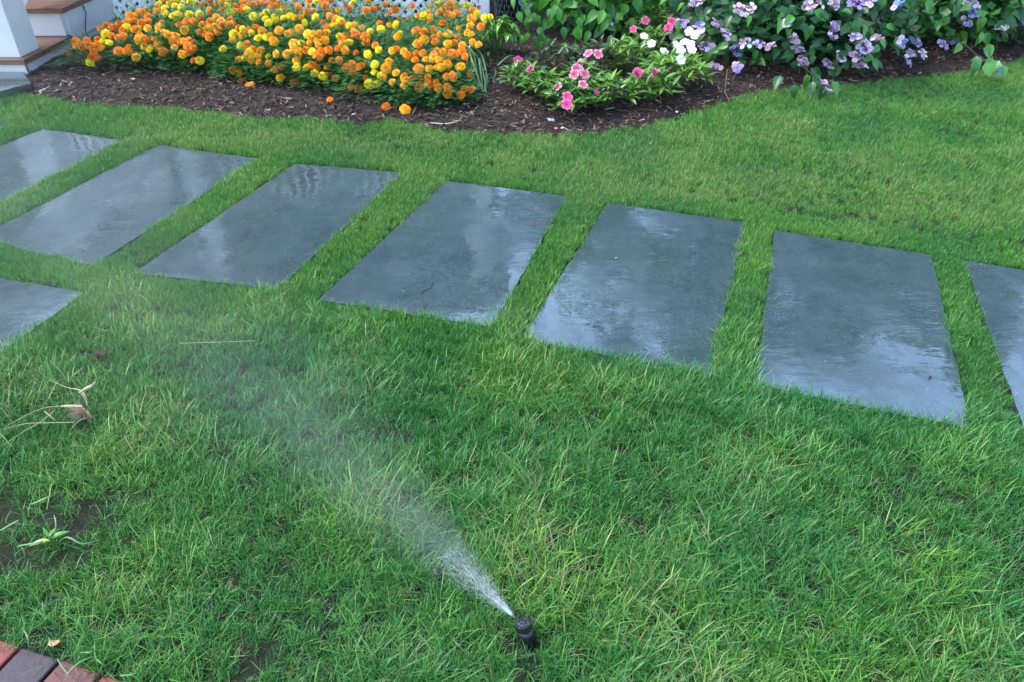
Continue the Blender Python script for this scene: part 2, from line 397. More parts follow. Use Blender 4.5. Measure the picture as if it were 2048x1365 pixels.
def sd_quads(P, far_gap, near_gap):
    """True where P (n,2) is inside any slab grown by a gap: wide on the far side, narrow on the near side"""
    hit = np.zeros(len(P), bool)
    for q in SLAB2:
        inside = np.ones(len(P), bool); ctr = q.mean(0)
        for k in range(4):
            a, b = q[k], q[(k + 1) % 4]; e = b - a; nrm = np.array([-e[1], e[0]]) / np.hypot(*e)
            if nrm @ (ctr - a) < 0: nrm = -nrm
            gap = far_gap if k == 0 else (near_gap if k == 2 else (far_gap * .7 if k == 3 else near_gap * .8 + .003))
            inside &= ((P - a) @ nrm) > -gap
        hit |= inside
    return hit

# brick edging, bottom left
E0, E1 = at(-60, 1262), at(262, 1368)
edir = (E1 - E0).normalized(); eperp = Vector((edir.y, -edir.x, 0))
if eperp.y > 0: eperp = -eperp
BR_A = at(48, 1300); BR_B = at(0, 1350)
bperp = (BR_B - BR_A).normalized()
def brick_zone(P, ex=None):
    v = P - np.array([E0.x, E0.y]); n = np.array([edir.y, -edir.x])
    if n @ np.array([eperp.x, eperp.y]) < 0: n = -n
    return (v @ n) > (.010 if ex is None else ex)
be = tag(empty('brick_edging', E0), 'edging of red and charcoal clay bricks at the bottom left corner of the lawn', 'brick edging')
start = (BR_A - E0).dot(edir)
tints = {-4: .7, -3: .5, -2: .9, -1: .85, 0: .02, 1: .42, 2: .95, 3: .6, 4: .3}
for row in range(2):
    for k in range(-4, 5):
        s0 = start + k * .109 + .004
        o0 = edir * s0 + bperp * (row * .212 + .004); w = .101; L = .204
        m = MB(); jz = random.uniform(-.003, .003)
        pts = [o0, o0 + edir * w, o0 + edir * w + bperp * L, o0 + bperp * L]
        m.prism([(p.x + random.uniform(-.002, .002), p.y + random.uniform(-.002, .002)) for p in pts], -.05, .014 + jz, tints[k] if row == 0 else random.random())
        b = m.build('brick', MAT['brick'], be); bevel(b, .004, 2)

# ------------------------------------------------------------------ scatter via geometry nodes
def scatter(name, P, rot, scl, vi, protos, extra=None):
    """one object: points (n,3), euler (n,3), scale (n), variant index -> instances of the protos"""
    pc = bpy.data.collections.new(name + '_pieces')
    for k, me in enumerate(protos):
        o = bpy.data.objects.new('%s_piece_%02d' % (name, k), me); pc.objects.link(o)
    me = bpy.data.meshes.new(name); n = len(P)
    me.vertices.add(n); me.vertices.foreach_set('co', np.asarray(P, dtype=np.float32).ravel())
    a = me.attributes.new('rot', 'FLOAT_VECTOR', 'POINT'); a.data.foreach_set('vector', np.asarray(rot, dtype=np.float32).ravel())
    a = me.attributes.new('scl', 'FLOAT', 'POINT'); a.data.foreach_set('value', np.asarray(scl, dtype=np.float32))
    a = me.attributes.new('vi', 'INT', 'POINT'); a.data.foreach_set('value', np.asarray(vi, dtype=np.int32))
    for k, v in (extra or {}).items():
        a = me.attributes.new(k, 'FLOAT', 'POINT'); a.data.foreach_set('value', np.asarray(v, dtype=np.float32))
    me.update()
    ng = bpy.data.node_groups.new(name, 'GeometryNodeTree')
    ng.interface.new_socket('Geometry', in_out='INPUT', socket_type='NodeSocketGeometry'); ng.interface.new_socket('Geometry', in_out='OUTPUT', socket_type='NodeSocketGeometry')
    N = ng.nodes.new; gi = N('NodeGroupInput'); go = N('NodeGroupOutput'); ip = N('GeometryNodeInstanceOnPoints'); ci = N('GeometryNodeCollectionInfo')
    ci.inputs['Collection'].default_value = pc; ci.inputs['Separate Children'].default_value = True; ci.inputs['Reset Children'].default_value = True
    def na(nm, ty):
        q = N('GeometryNodeInputNamedAttribute'); q.data_type = ty; q.inputs['Name'].default_value = nm
        return q.outputs['Attribute']
    e2r = N('FunctionNodeEulerToRotation')
    ng.links.new(na('rot', 'FLOAT_VECTOR'), e2r.inputs[0]); ng.links.new(e2r.outputs[0], ip.inputs['Rotation'])
    ng.links.new(na('scl', 'FLOAT'), ip.inputs['Scale']); ng.links.new(na('vi', 'INT'), ip.inputs['Instance Index'])
    ip.inputs['Pick Instance'].default_value = True
    m2p = N('GeometryNodeMeshToPoints')
    ng.links.new(gi.outputs[0], m2p.inputs['Mesh']); ng.links.new(m2p.outputs[0], ip.inputs['Points'])
    ng.links.new(ci.outputs[0], ip.inputs['Instance']); ng.links.new(ip.outputs[0], go.inputs[0])
    o = inst(name, me); md = o.modifiers.new('scatter', 'NODES'); md.node_group = ng
    return tag(o, kind='stuff')

def tuft(nb, rad, h0, h1, w0, w1, lean, seed, tan=.03, curl=1.0):
    rs = random.Random(seed); m = MB()
    for _ in range(nb):
        r = rad * math.sqrt(rs.random()); a = rs.random() * 6.283; p = Vector((r * math.cos(a), r * math.sin(a), -.004))
        L = rs.uniform(h0, h1) * (.7 + .3 * rs.random()); w = rs.uniform(w0, w1)
        th = rs.random() * 6.283; ln = abs(rs.gauss(0, lean)); cv = curl * rs.uniform(.1, 1.1)
        t = rs.random() * .93
        if rs.random() < tan: t = 1.0; ln += .6
        side = Vector((-math.sin(th + rs.uniform(-.8, .8)), math.cos(th), 0)); vs = []; q = p.copy(); seg = 4
        for k in range(seg + 1):
            u = k / seg; ww = w * (1 - u ** 2.2) * .5 + .0001
            if k < seg: vs += [q - side * ww, q + side * ww]
            else: vs += [q]
            an = ln + cv * u
            q = q + Vector((math.cos(th) * math.sin(an), math.sin(th) * math.sin(an), math.cos(an))) * (L / seg)
        fs = [(2 * k, 2 * k + 1, 2 * k + 3, 2 * k + 2) for k in range(seg - 1)] + [(2 * seg - 2, 2 * seg - 1, 2 * seg)]
        m.add(vs, fs, t)
    return m.mesh('tuft', MAT['grass'], True)
PROTO = []
for k in range(6): PROTO.append(tuft(30, .02, .024, .048, .0011, .0020, .45, 100 + k, .02, .9))      # fine, beyond the path
for k in range(6): PROTO.append(tuft(32, .022, .028, .062, .0010, .0021, .65, 200 + k, .03, 1.3))    # coarse, near
for k in range(4): PROTO.append(tuft(14, .03, .05, .10, .0014, .0032, .8, 300 + k, .04, 1.4))       # long tufts
for k in range(3): PROTO.append(tuft(18, .03, .025, .06, .0009, .0017, 1.25, 400 + k, .6, .5))        # dead thatch
def n2(P, s, o): return np.array([mnoise.noise(Vector((x * s + o, y * s, o * .37))) for x, y in P])

def gen_grass():
    pts = []
    def area(x0, x1, y0, y1, dens):
        n = int((x1 - x0) * (y1 - y0) * dens); return np.column_stack([rng.uniform(x0, x1, n), rng.uniform(y0, y1, n)])
    P = np.vstack([area(-2.2, 2.2, .55, 2.0, 2400), area(-3.4, 3.4, 2.0, 3.4, 2500), area(-5.0, 5.2, 3.4, 6.8, 2300)])
    J = area(-3.4, 3.4, 1.2, 4.2, 3000); J = J[sd_quads(J, .2, .2)]; P = np.vstack([P, J])
    # keep what the camera or one a step aside could see
    P = P[np.abs(P[:, 0]) < P[:, 1] * .68 + .95]
    P = P[P[:, 1] < bed_y(P[:, 0]) + .012 * rng.standard_normal(len(P)) - .005]
    gapn = n2(P, 14, 5.5) > .02
    P = P[~np.where(gapn, sd_quads(P, .022, .004), sd_quads(P, .008, -.008))]
    P = P[~brick_zone(P)]
    P = P[~((P[:, 0] < -3.25) & (P[:, 1] > 5.15))]
    big = n2(P, .9, 3.1); mid = n2(P, 3.2, 8.3); sm = n2(P, 9, 1.7)
    # bald mossy patch at the lower left and thin spots in the near lawn
    c = at(40, 1060); bald = np.hypot((P[:, 0] - c.x) / .30, (P[:, 1] - c.y) / .19) + .5 * sm
    keep = rng.random(len(P)) < np.clip((bald - .40) * 1.5, .30, 1)
    c2 = at(175, 1130); keep &= rng.random(len(P)) < np.clip(np.hypot((P[:, 0] - c2.x) / .12, (P[:, 1] - c2.y) / .07) + .3, .3, 1)
    near = P[:, 1] < 1.9
    keep &= ~(near & (sm > .40) & (rng.random(len(P)) < .5))
    sp = at(1057, 1292); keep &= np.hypot(P[:, 0] - sp.x, P[:, 1] - sp.y) > .024
    P = P[keep]; big, mid, sm = big[keep], mid[keep], sm[keep]
    n = len(P); y = P[:, 1]
    nearness = np.clip((2.6 - y) / 1.2 + .25 * mid, 0, 1)
    u = rng.random(n); vi = rng.integers(0, 6, n)
    vi = np.where(u < nearness, 6 + rng.integers(0, 6, n), vi)
    u2 = rng.random(n)
    vi = np.where(u2 < nearness * (.15 + .25 * (mid > .1)), 12 + rng.integers(0, 4, n), vi)
    thatch = (u2 > .975 - nearness * .08 - .14 * nearness * (sm > .15)); vi = np.where(thatch, 16 + rng.integers(0, 3, n), vi)
    eb = brick_zone(P, -.035) & (rng.random(n) < .45); vi = np.where(eb, 16 + rng.integers(0, 3, n), vi)
    rot = np.column_stack([rng.normal(0, .10, n), rng.normal(0, .10, n), rng.uniform(0, 6.283, n)])
    scl = rng.uniform(.8, 1.2, n) * (1 + .3 * big + .35 * mid)
    def blob(u_, v_, ru, rv):
        c = at(u_, v_); return np.exp(-(((P[:, 0] - c.x) / ru) ** 2 + ((P[:, 1] - c.y) / rv) ** 2))
    yel = .42 + .85 * mid + .5 * big + .5 * blob(1350, 370, .9, .35) + .4 * blob(1800, 430, .9, .3) + .35 * blob(700, 290, 1.2, .3) + .35 * blob(745, 470, .18, .22) + .22 * blob(300, 620, .6, .25) + .3 * blob(60, 790, .4, .25) + .24 * (y > 2.3)
    deep = .34 + 1.0 * n2(P, 2.4, 12.2) + .35 * blob(1150, 430, .15, .5) + .12 * blob(1250, 800, 1.2, .5) + .22 * (y < 1.9) - .22 * (y > 2.6) - .3 * blob(1500, 1200, .5, .3)
    return P, rot, scl, vi, np.clip(yel, 0, 1.15), np.clip(deep, 0, 1)
P, rot, scl, vi, yel, deep = gen_grass()
g = scatter('grass', np.column_stack([P, np.zeros(len(P))]), rot, scl, vi, PROTO, {'yellow': yel, 'deep': deep})
print('grass tufts', len(P))

# wood chips on the bed
def chipmesh(k):
    rs = random.Random(k); m = MB(); L = rs.uniform(.008, .026); w = rs.uniform(.002, .006)
    m.box(-L, L, -w, w, -.0012, .0012, .5); m.v = [(x, y * (.4 + .6 * (x > 0)), z + .002 * math.sin(x * 90)) for x, y, z in m.v]
    return m.mesh('chip', MAT['chip'])
def gen_chips():
    n = 26000; x = rng.uniform(-4.2, 5.2, n); d = np.abs(rng.normal(0, 1.0, n)) * 1.3; y = bed_y(x) + d - .015
    k = (y < 8) & ~((x < -3.35) & (y > 5.3)); x, y, d = x[k], y[k], d[k]; n = len(x)
    z = .010 + .05 * (1 - np.exp(-np.maximum(d, 0) / .25)) + rng.uniform(0, .008, n)
    return np.column_stack([x, y, z]), np.column_stack([rng.normal(0, .25, n), rng.normal(0, .25, n), rng.uniform(0, 6.283, n)]), rng.uniform(.5, 1.2, n), rng.integers(0, 8, n)
scatter('mulch_chips', *gen_chips(), [chipmesh(k) for k in range(8)])

# ------------------------------------------------------------------ porch, steps, house
LATY = 7.20
def lattice(parent, A, B, z0, z1, slat=.038, pitch=.067):
    """diagonal slats between ground points A and B, each slat its own part, clipped to the panel"""
    W = (B - A).length; ux = (B - A).normalized(); H = z1 - z0; nrm = Vector((ux.y, -ux.x, 0))
    def clip(poly, ax, lim, sgn):
        out = []
        for i in range(len(poly)):
            p, q = poly[i], poly[(i + 1) % len(poly)]; dp, dq = sgn * (lim - p[ax]), sgn * (lim - q[ax])
            if dp >= 0: out.append(p)
            if dp * dq < 0:
                t = dp / (dp - dq); out.append((p[0] + t * (q[0] - p[0]), p[1] + t * (q[1] - p[1])))
        return out
    r2 = math.sqrt(.5)
    for sgn in (1, -1):
        k = -int((W + H) / pitch) - 2
        while k < int((W + H) / pitch) + 2:
            c = k * pitch / r2; d = (r2, sgn * r2); n_ = (-sgn * r2, r2)
            base = (c, 0 if sgn > 0 else H) ; L = 3 * (W + H)
            poly = [(base[0] + d[0] * s * L + n_[0] * e * slat / 2, base[1] + d[1] * s * L + n_[1] * e * slat / 2) for s, e in ((-1, -1), (1, -1), (1, 1), (-1, 1))]
            for ax, lim, sg in ((0, 0, -1), (0, W, 1), (1, 0, -1), (1, H, 1)):
                if poly: poly = clip(poly, ax, lim, sg)
            k += 1
            if len(poly) < 3: continue
            off = .004 if sgn > 0 else -.004; m = MB()
            vs = [A + ux * p[0] + Vector((0, 0, z0 + p[1])) + nrm * o for o in (off - .0035, off + .0035) for p in poly]; n = len(poly)
            m.add(vs, [tuple(range(n - 1, -1, -1)), tuple(range(n, 2 * n))] + [(i, (i + 1) % n, n + (i + 1) % n, n + i) for i in range(n)])
            m.build('slat', MAT['white2'], parent)

SX = -3.385   # right side of the steps
st = tag(empty('porch_steps', (0, 0, 0)), 'white porch steps with mahogany treads at the top left corner', 'steps')
m = MB(); m.box(-5.6, SX, 5.43, 7.0, -.02, .112); o = m.build('riser_box', MAT['white'], st); bevel(o, .003)
m = MB(); m.box(SX + .0015, SX + .006, 5.445, 5.455, -.01, .111); m.build('corner_seam', MAT['twig'], st)
for i in range(5):      # first tread: boards running along x
    y0 = 5.395 + i * .142
    m = MB(); m.box(-5.6, SX + .03, y0, y0 + .137, .114, .150); o = m.build('tread_board', MAT['mahogany'], st); bevel(o, .004)
m = MB(); m.box(-5.6, SX + .004, 6.06, 7.6, .152, .315); o = m.build('riser', MAT['white'], st); bevel(o, .003)
m = MB(); m.box(SX + .004, SX + .028, 6.10, 7.06, .118, .318); o = m.build('side_panel', MAT['white'], st); bevel(o, .003)
for i in range(3):
    m = MB(); m.box(-5.6, SX + .055, 6.02 + i * .142, 6.157 + i * .142, .320, .356); o = m.build('tread_board', MAT['mahogany'], st); bevel(o, .004)
m = MB(); m.box(-5.6, SX + .055, 6.447, 7.1, .320, .356); o = m.build('tread_board', MAT['mahogany'], st)
m = MB(); m.box(-5.6, SX + .002, 6.42, 7.9, .358, .52); m.build('riser', MAT['white'], st)
m = MB(); m.box(-5.6, SX + .05, 6.38, 7.3, .525, .56); m.build('tread_board', MAT['mahogany'], st)

post = tag(empty('newel_post', (-3.53, 5.575, .15)), 'thick square white newel post standing on the lowest wooden tread', 'post')
m = MB(); m.box(-.127, .127, -.127, .127, .0005, 1.12); o = m.build('shaft', MAT['white'], post); bevel(o, .004)
m = MB(); m.box(-.14, .14, -.14, .14, 1.121, 1.17); o = m.build('cap', MAT['white'], post); bevel(o, .01)
rail = tag(empty('stair_rail', (-3.53, 5.72, .15)), 'white sloping stair rail running up from behind the newel post', 'railing')
def rail_bar(name, z0, z1, wx, wz):
    m = MB(); p0 = Vector((0, -.02, z0)); p1 = Vector((0, 1.75, z1))
    d = p1 - p0
    for (xa, xb, dz) in ((-wx, wx, 0), (-wx * .55, wx * .55, wz)):
        vs = [p0 + Vector((x, 0, dz + z)) + d * t for t in (0, 1) for z in (0, wz) for x in (xa, xb)]
        m.add(vs, [(0, 2, 3, 1), (4, 5, 7, 6), (0, 1, 5, 4), (2, 6, 7, 3), (0, 4, 6, 2), (1, 3, 7, 5)])
    return m.build(name, MAT['white2'], rail)
rail_bar('bottom_rail', .17, 1.05, .03, .035); rail_bar('handrail', .92, 1.80, .035, .03)
for k in range(12):
    t = (k + .5) / 12; y = -.02 + 1.77 * t; z = .24 + .88 * t
    m = MB(); m.box(-.018, .018, y - .018, y + .018, z, z + .68); m.build('baluster', MAT['white2'], rail)

m = MB()
cab = [at(92, 11, .31), at(110, 13, .30), at(128, 27, .26), at(143, 40, .22), at(154, 56, .17), at(157, 70, .12), at(157, 82, .06), at(163, 92, .05)]
cab = [Vector((SX + .035 + .03 * (i > 1) + .02 * (i == 7), p.y, p.z)) for i, p in enumerate(cab)]
fine = []
for i in range(len(cab) - 1):
    for t in range(4): fine.append(cab[i].lerp(cab[i + 1], t / 4))
fine.append(cab[-1]); m.tube(fine, .0045, 6)
tag(m.build('cable', MAT['blackcable'], None, True), 'thin black cable drooping down the white side of the porch steps', 'cable')

la, lb = at(62, 166, .06), at(0, 183, .06); lc = lb + (lb - la) * 1.6
fs_ = MB(); fs_.prism([(la.x, la.y), (SX - .03, 5.427), (-5.2, 5.427), (-5.2, lc.y), (lc.x, lc.y), (lb.x, lb.y)], -.03, .06)
o = fs_.build('landing_slab', MAT['stone'])
tag(o, 'dark bluestone landing slab at the foot of the white porch steps', 'landing slab')

house = tag(empty('house', (0, LATY, 0)), 'white porch base with lattice skirting behind the marigolds', 'house')
HM = Matrix.Translation((0, -LATY, 0))
def hpart(m, name, mat): return inst(name, m.mesh(name, MAT[mat]), house, HM)
m = MB(); m.box(-3.30, -.21, 7.60, 7.62, 0, .8); hpart(m, 'crawlspace_shade_sheet', 'void_shade')  # near-black sheet: shade under the porch put into its colour
lat = empty('lattice_panel', (0, 0, 0)); lat.parent = house; lat.matrix_local = HM
lattice(lat, Vector((-3.06, 7.22, 0)), Vector((-.30, LATY, 0)), .03, .74)
m = MB(); m.box(-.295, -.205, LATY - .025, LATY + .06, -.02, .80); hpart(m, 'corner_post', 'white2')
m = MB(); m.box(-3.10, -3.062, LATY - .02, LATY + .05, -.02, .80); hpart(m, 'corner_post', 'white2')
lat2 = empty('lattice_panel', (0, 0, 0)); lat2.parent = house; lat2.matrix_local = HM
lattice(lat2, Vector((SX + .03, 6.86, 0)), Vector((-3.105, 7.20, 0)), .03, .74)
m = MB(); m.box(-3.35, -.20, LATY - .03, LATY + .02, .745, .90); hpart(m, 'fascia', 'white')
m = MB(); m.box(-5.6, -.20, LATY - .05, 9.6, .905, .94); hpart(m, 'porch_deck', 'mahogany')
for x in (-3.2, -.32):
    m = MB(); m.box(x - .1, x + .1, LATY + .02, LATY + .22, .942, 2.82); hpart(m, 'porch_column', 'white')
m = MB()
for k in range(22): x = -2.95 + k * .12; m.box(x, x + .03, LATY + .10, LATY + .13, 1.05, 1.75)
m.box(-3.09, -.43, LATY + .09, LATY + .14, 1.755, 1.80); m.box(-3.09, -.43, LATY + .09, LATY + .14, 1.0, 1.045)
o = hpart(m, 'porch_railing', 'white')
# clapboard wall: every board with its own step
m = MB()
for k in range(26): z = .95 + k * .12; m.box(-6, -.2, 9.60 - .012, 9.72, z + .004, z + .12, .5); m.box(-6, -.2, 9.60, 9.72, z, z + .004)
MAT['siding'] = m_plain('grey_clapboard_paint', (.30, .33, .35), .6, .3, .08, 6); hpart(m, 'wall', 'siding')
MAT['pane'] = NT('window_glass').bsdf((.02, .03, .035), rough=.05, spec=.6)
for x in (-4.4, -1.2):
    m = MB(); m.box(x - .5, x + .5, 9.54, 9.585, 1.5, 2.9); w = hpart(m, 'window', 'white')
    for a in (-1, 1):
        for b in (0, 1):
            m = MB(); m.box(x + (a * .24) - .2, x + (a * .24) + .2, 9.528, 9.536, 1.58 + b * .66, 2.16 + b * .66)
            inst('pane', m.mesh('pane', MAT['pane']), w)
m = MB(); m.box(-3.2, -2.3, 9.53, 9.585, .95, 3.0); hpart(m, 'door', 'mahogany')
MAT['shingle'] = m_plain('roof_shingle', (.09, .09, .10), .8, .3, .3, 14, .6, .01)
m = MB()
for k in range(11):
    y0 = 6.85 + k * .27; z0 = 2.86 + k * .075
    m.add([Vector((x, y, z)) for (y, z) in ((y0, z0), (y0 + .30, z0 + .083), (y0 + .30, z0 + .05), (y0, z0 - .035)) for x in (-6.2, 0.0)], [(0, 1, 3, 2), (2, 3, 5, 4), (4, 5, 7, 6), (6, 7, 1, 0), (0, 2, 4, 6), (1, 7, 5, 3)])
hpart(m, 'porch_roof', 'shingle')
m = MB(); m.box(-6, -.25, 9.73, 13, .95, 4.55); hpart(m, 'upper_wall', 'siding')
m = MB(); m.prism([(-6.3, 4.56), (-.05, 4.56), (-.3, 4.75), (-2.9, 5.9), (-4.0, 5.9), (-6.2, 4.8)], 9.6, 13.2, .5, Matrix(((1, 0, 0, 0), (0, 0, 1, 0), (0, 1, 0, 0), (0, 0, 0, 1)))); hpart(m, 'roof', 'shingle')
m = MB()
for x in (-4.6, -3.1, -1.5): m.box(x - .4, x + .4, 9.70, 9.728, 3.62, 4.42)
hpart(m, 'upper_window', 'white2')

# ------------------------------------------------------------------ leaves and flowers, shared meshes
def leafmesh(name, L, W, mat, fold=.25, droop=.25, nseg=5, shape='ovate', wav=0.0):
    m = MB(); vs = []; fs = []
    for i in range(nseg + 1):
        t = i / nseg
        if shape == 'ovate': w = math.sin(math.pi * min(1, t ** .72)) ** .8 * (1 - .25 * t)
        elif shape == 'lance': w = math.sin(math.pi * t ** .85) ** .9
        else: w = math.sin(math.pi * t) ** .6
        w = max(w, .02 if i in (0, nseg) else .1) * W / 2
        x = L * t * (1 - .08 * droop * t); z = -droop * L * t * t * .8
        wz = wav * L * math.sin(t * 9)
        vs += [Vector((x, -w, z + fold * w + wz)), Vector((x, -w * .5, z + fold * w * .35)), Vector((x, 0, z)), Vector((x, w * .5, z + fold * w * .35)), Vector((x, w, z + fold * w - wz))]
    for i in range(nseg):
        for j in range(4): a = i * 5 + j; fs.append((a, a + 1, a + 6, a + 5))
    tt = [.35 + .5 * abs((j % 5) - 2) / 2 for j in range(len(vs))]
    m.add(vs, fs, tt)
    # petiole
    m.tube([(-.25 * L, 0, -.03 * L), (0, 0, 0)], .02 * L * .6, 4, .2)
    return m.mesh(name, MAT[mat], True)

def aim(p, d, roll=0.0, s=1.0, up=Vector((0, 0, 1))):
    """matrix: +X along d, +Z near up"""
    d = Vector(d).normalized(); z = up - d * up.dot(d)
    if z.length < 1e-3: z = Vector((0, 1, 0)) - d * d.y
    z.normalize(); y = z.cross(d)
    M = Matrix(((d.x, y.x, z.x), (d.y, y.y, z.y), (d.z, y.z, z.z))).to_4x4()
    return Matrix.Translation(p) @ M @ Matrix.Rotation(roll, 4, 'X') @ Matrix.Scale(s, 4)

def petal_disc(m, n, r0, r1, z, tilt, wid, t0, t1, rs, jit=.15, ruffle=0.0):
    """n petals as 2-quad fans from r0 to r1"""
    for k in range(n):
        a = 2 * math.pi * (k + rs.uniform(-jit, jit)) / n; rr = r1 * rs.uniform(.88, 1.08)
        ca, sa = math.cos(a), math.sin(a); zt = z + math.tan(tilt) * (rr - r0) + rs.uniform(-1, 1) * ruffle
        w = wid * rr
        def P(r, s, zz): return Vector((ca * r - sa * s, sa * r + ca * s, zz))
        rm = r0 + (rr - r0) * .62; zm = z + (zt - z) * .75
        vs = [P(r0, -w * .25, z), P(r0, w * .25, z), P(rm, w * .62, zm), P(rr, w * .42, zt - ruffle), P(rr * 1.03, 0, zt + ruffle * .6), P(rr, -w * .42, zt - ruffle), P(rm, -w * .62, zm)]
        m.add(vs, [(0, 1, 2, 6), (6, 2, 3, 5), (5, 3, 4)], [t0, t0, (t0 + t1) / 2, t1, t1, t1, (t0 + t1) / 2])
def marigold_mesh(col, seed):
    rs = random.Random(seed); m = MB()
    petal_disc(m, 9, .006, .033, .000, -.35, .75, .2, 1.0, rs, .2, .0016)
    petal_disc(m, 9, .005, .030, .006, -.05, .75, .15, .9, rs, .2, .002)
    petal_disc(m, 8, .004, .025, .011, .15, .8, .1, .8, rs, .2, .002)
    petal_disc(m, 7, .003, .018, .015, .35, .85, .0, .7, rs, .2, .002)
    petal_disc(m, 5, .001, .010, .018, .6, .9, .0, .5, rs, .2, .0015)
    return m.mesh('flower', FC[col], False)
MG = {c: [marigold_mesh(c, 10 * i + k) for k in range(3)] for i, c in enumerate('oayr')}

def ferny(seed, rad, H, n):
    """marigold foliage: stems with pinnate narrow leaflets spread through a mound"""
    rs = random.Random(seed); m = MB()
    for _ in range(n):
        a = rs.random() * 6.283; el = math.acos(rs.uniform(.0, 1)); q = rs.random() ** .45
        p = Vector((math.cos(a) * math.sin(el) * rad * q, math.sin(a) * math.sin(el) * rad * q, .03 + H * math.cos(el) * q * .93 + rs.uniform(-.01, .02)))
        out = Vector((math.cos(a) * .9 + rs.uniform(-.6, .6), math.sin(a) * .9 + rs.uniform(-.6, .6), rs.uniform(-.2, .9))).normalized()
        L = rs.uniform(.035, .065); sd = out.cross(Vector((0, 0, 1))); sd = sd.normalized() if sd.length > .1 else Vector((1, 0, 0)); nn = sd.cross(out)
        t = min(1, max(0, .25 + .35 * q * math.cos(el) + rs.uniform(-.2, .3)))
        for k in range(5):
            u = .25 + k * .17; c = p + out * L * u
            for s in (-1, 1):
                l = L * (.42 - .05 * k); e = c + (sd * s * .8 + out * .65).normalized() * l + nn * l * .1
                w = out * l * .17
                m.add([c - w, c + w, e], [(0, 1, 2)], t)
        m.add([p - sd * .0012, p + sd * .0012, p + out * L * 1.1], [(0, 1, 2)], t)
    for _ in range(7):
        a = rs.random() * 6.283; m.tube([(0, 0, 0), (math.cos(a) * rad * .4, math.sin(a) * rad * .4, H * .5), (math.cos(a) * rad * .7, math.sin(a) * rad * .7, H * .85)], .002, 4, .3)
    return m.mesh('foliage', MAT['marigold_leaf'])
FOL = [ferny(50 + k, .23, .33, 480) for k in range(5)]

C1 = [(790,240,'o'),(940,200,'o'),(910,240,'r'),(970,260,'o'),(1000,235,'y'),(830,283,'y'),(880,300,'o'),(930,315,'o'),(975,305,'o'),(775,325,'o'),(820,345,'y'),(865,355,'y'),(690,340,'o'),(605,383,'a'),(655,383,'o'),(710,375,'o'),(740,385,'o'),(775,365,'o'),(805,395,'a'),(540,433,'r'),(715,465,'r'),(770,470,'r'),(718,508,'y'),(935,420,'o'),(1015,390,'a'),(1075,470,'a'),(1050,150,'o'),(1060,180,'o'),(1020,135,'a'),(1100,115,'a'),(1145,100,'a'),(1165,145,'o'),(1170,185,'o'),(1235,75,'r'),(1285,40,'r'),(1300,85,'y'),(1310,125,'y'),(1235,110,'a'),(1380,65,'y'),(1430,75,'y'),(1440,45,'y'),(1400,135,'y'),(1370,30,'a'),(1395,5,'a'),(1280,200,'a'),(1250,230,'a'),(1290,270,'a'),(1320,290,'a'),(1090,240,'a'),(1065,250,'o'),(1105,290,'o'),(1095,330,'a'),(1165,340,'o'),(1220,328,'o'),(1140,385,'a'),(1185,395,'a'),(1240,385,'a'),(1285,425,'o'),(1250,265,'a'),(1360,345,'o'),(1375,390,'a'),(1360,295,'a'),(1390,305,'a'),(1415,210,'o'),(1480,190,'o'),(1530,185,'o'),(1455,255,'a'),(1450,345,'a'),(1420,350,'o'),(1480,380,'o'),(1525,395,'o'),(1530,345,'r'),(1440,445,'a'),(1490,425,'r'),(1530,495,'r'),(1545,50,'y'),(1495,130,'y'),(1570,130,'y'),(1585,160,'r'),(1600,50,'o'),(1655,25,'r'),(1655,100,'o'),(1700,50,'a'),(1745,40,'a'),(1800,20,'y'),(1795,60,'y'),(1755,95,'r'),(1710,155,'a'),(1655,185,'o'),(1600,215,'a'),(1635,245,'a'),(1570,270,'o'),(1620,290,'o'),(1650,305,'o'),(1690,225,'a'),(1720,260,'o'),(1740,220,'o'),(1790,210,'o'),(1810,170,'o'),(1830,200,'a'),(1820,120,'y'),(1900,20,'y'),(1860,75,'o'),(1895,105,'o'),(1920,80,'o'),(1945,95,'y'),(1970,55,'o'),(2030,45,'o'),(2000,155,'y'),(1880,235,'o'),(1910,245,'y'),(1840,280,'y'),(1910,300,'a'),(1980,280,'y'),(1835,330,'a'),(1900,380,'y'),(1760,405,'y'),(1960,440,'a'),(1880,485,'a'),(1985,490,'a'),(1985,400,'a'),(2015,235,'o'),(1885,590,'a'),(1840,570,'a'),(1900,660,'o'),(1965,695,'a')]
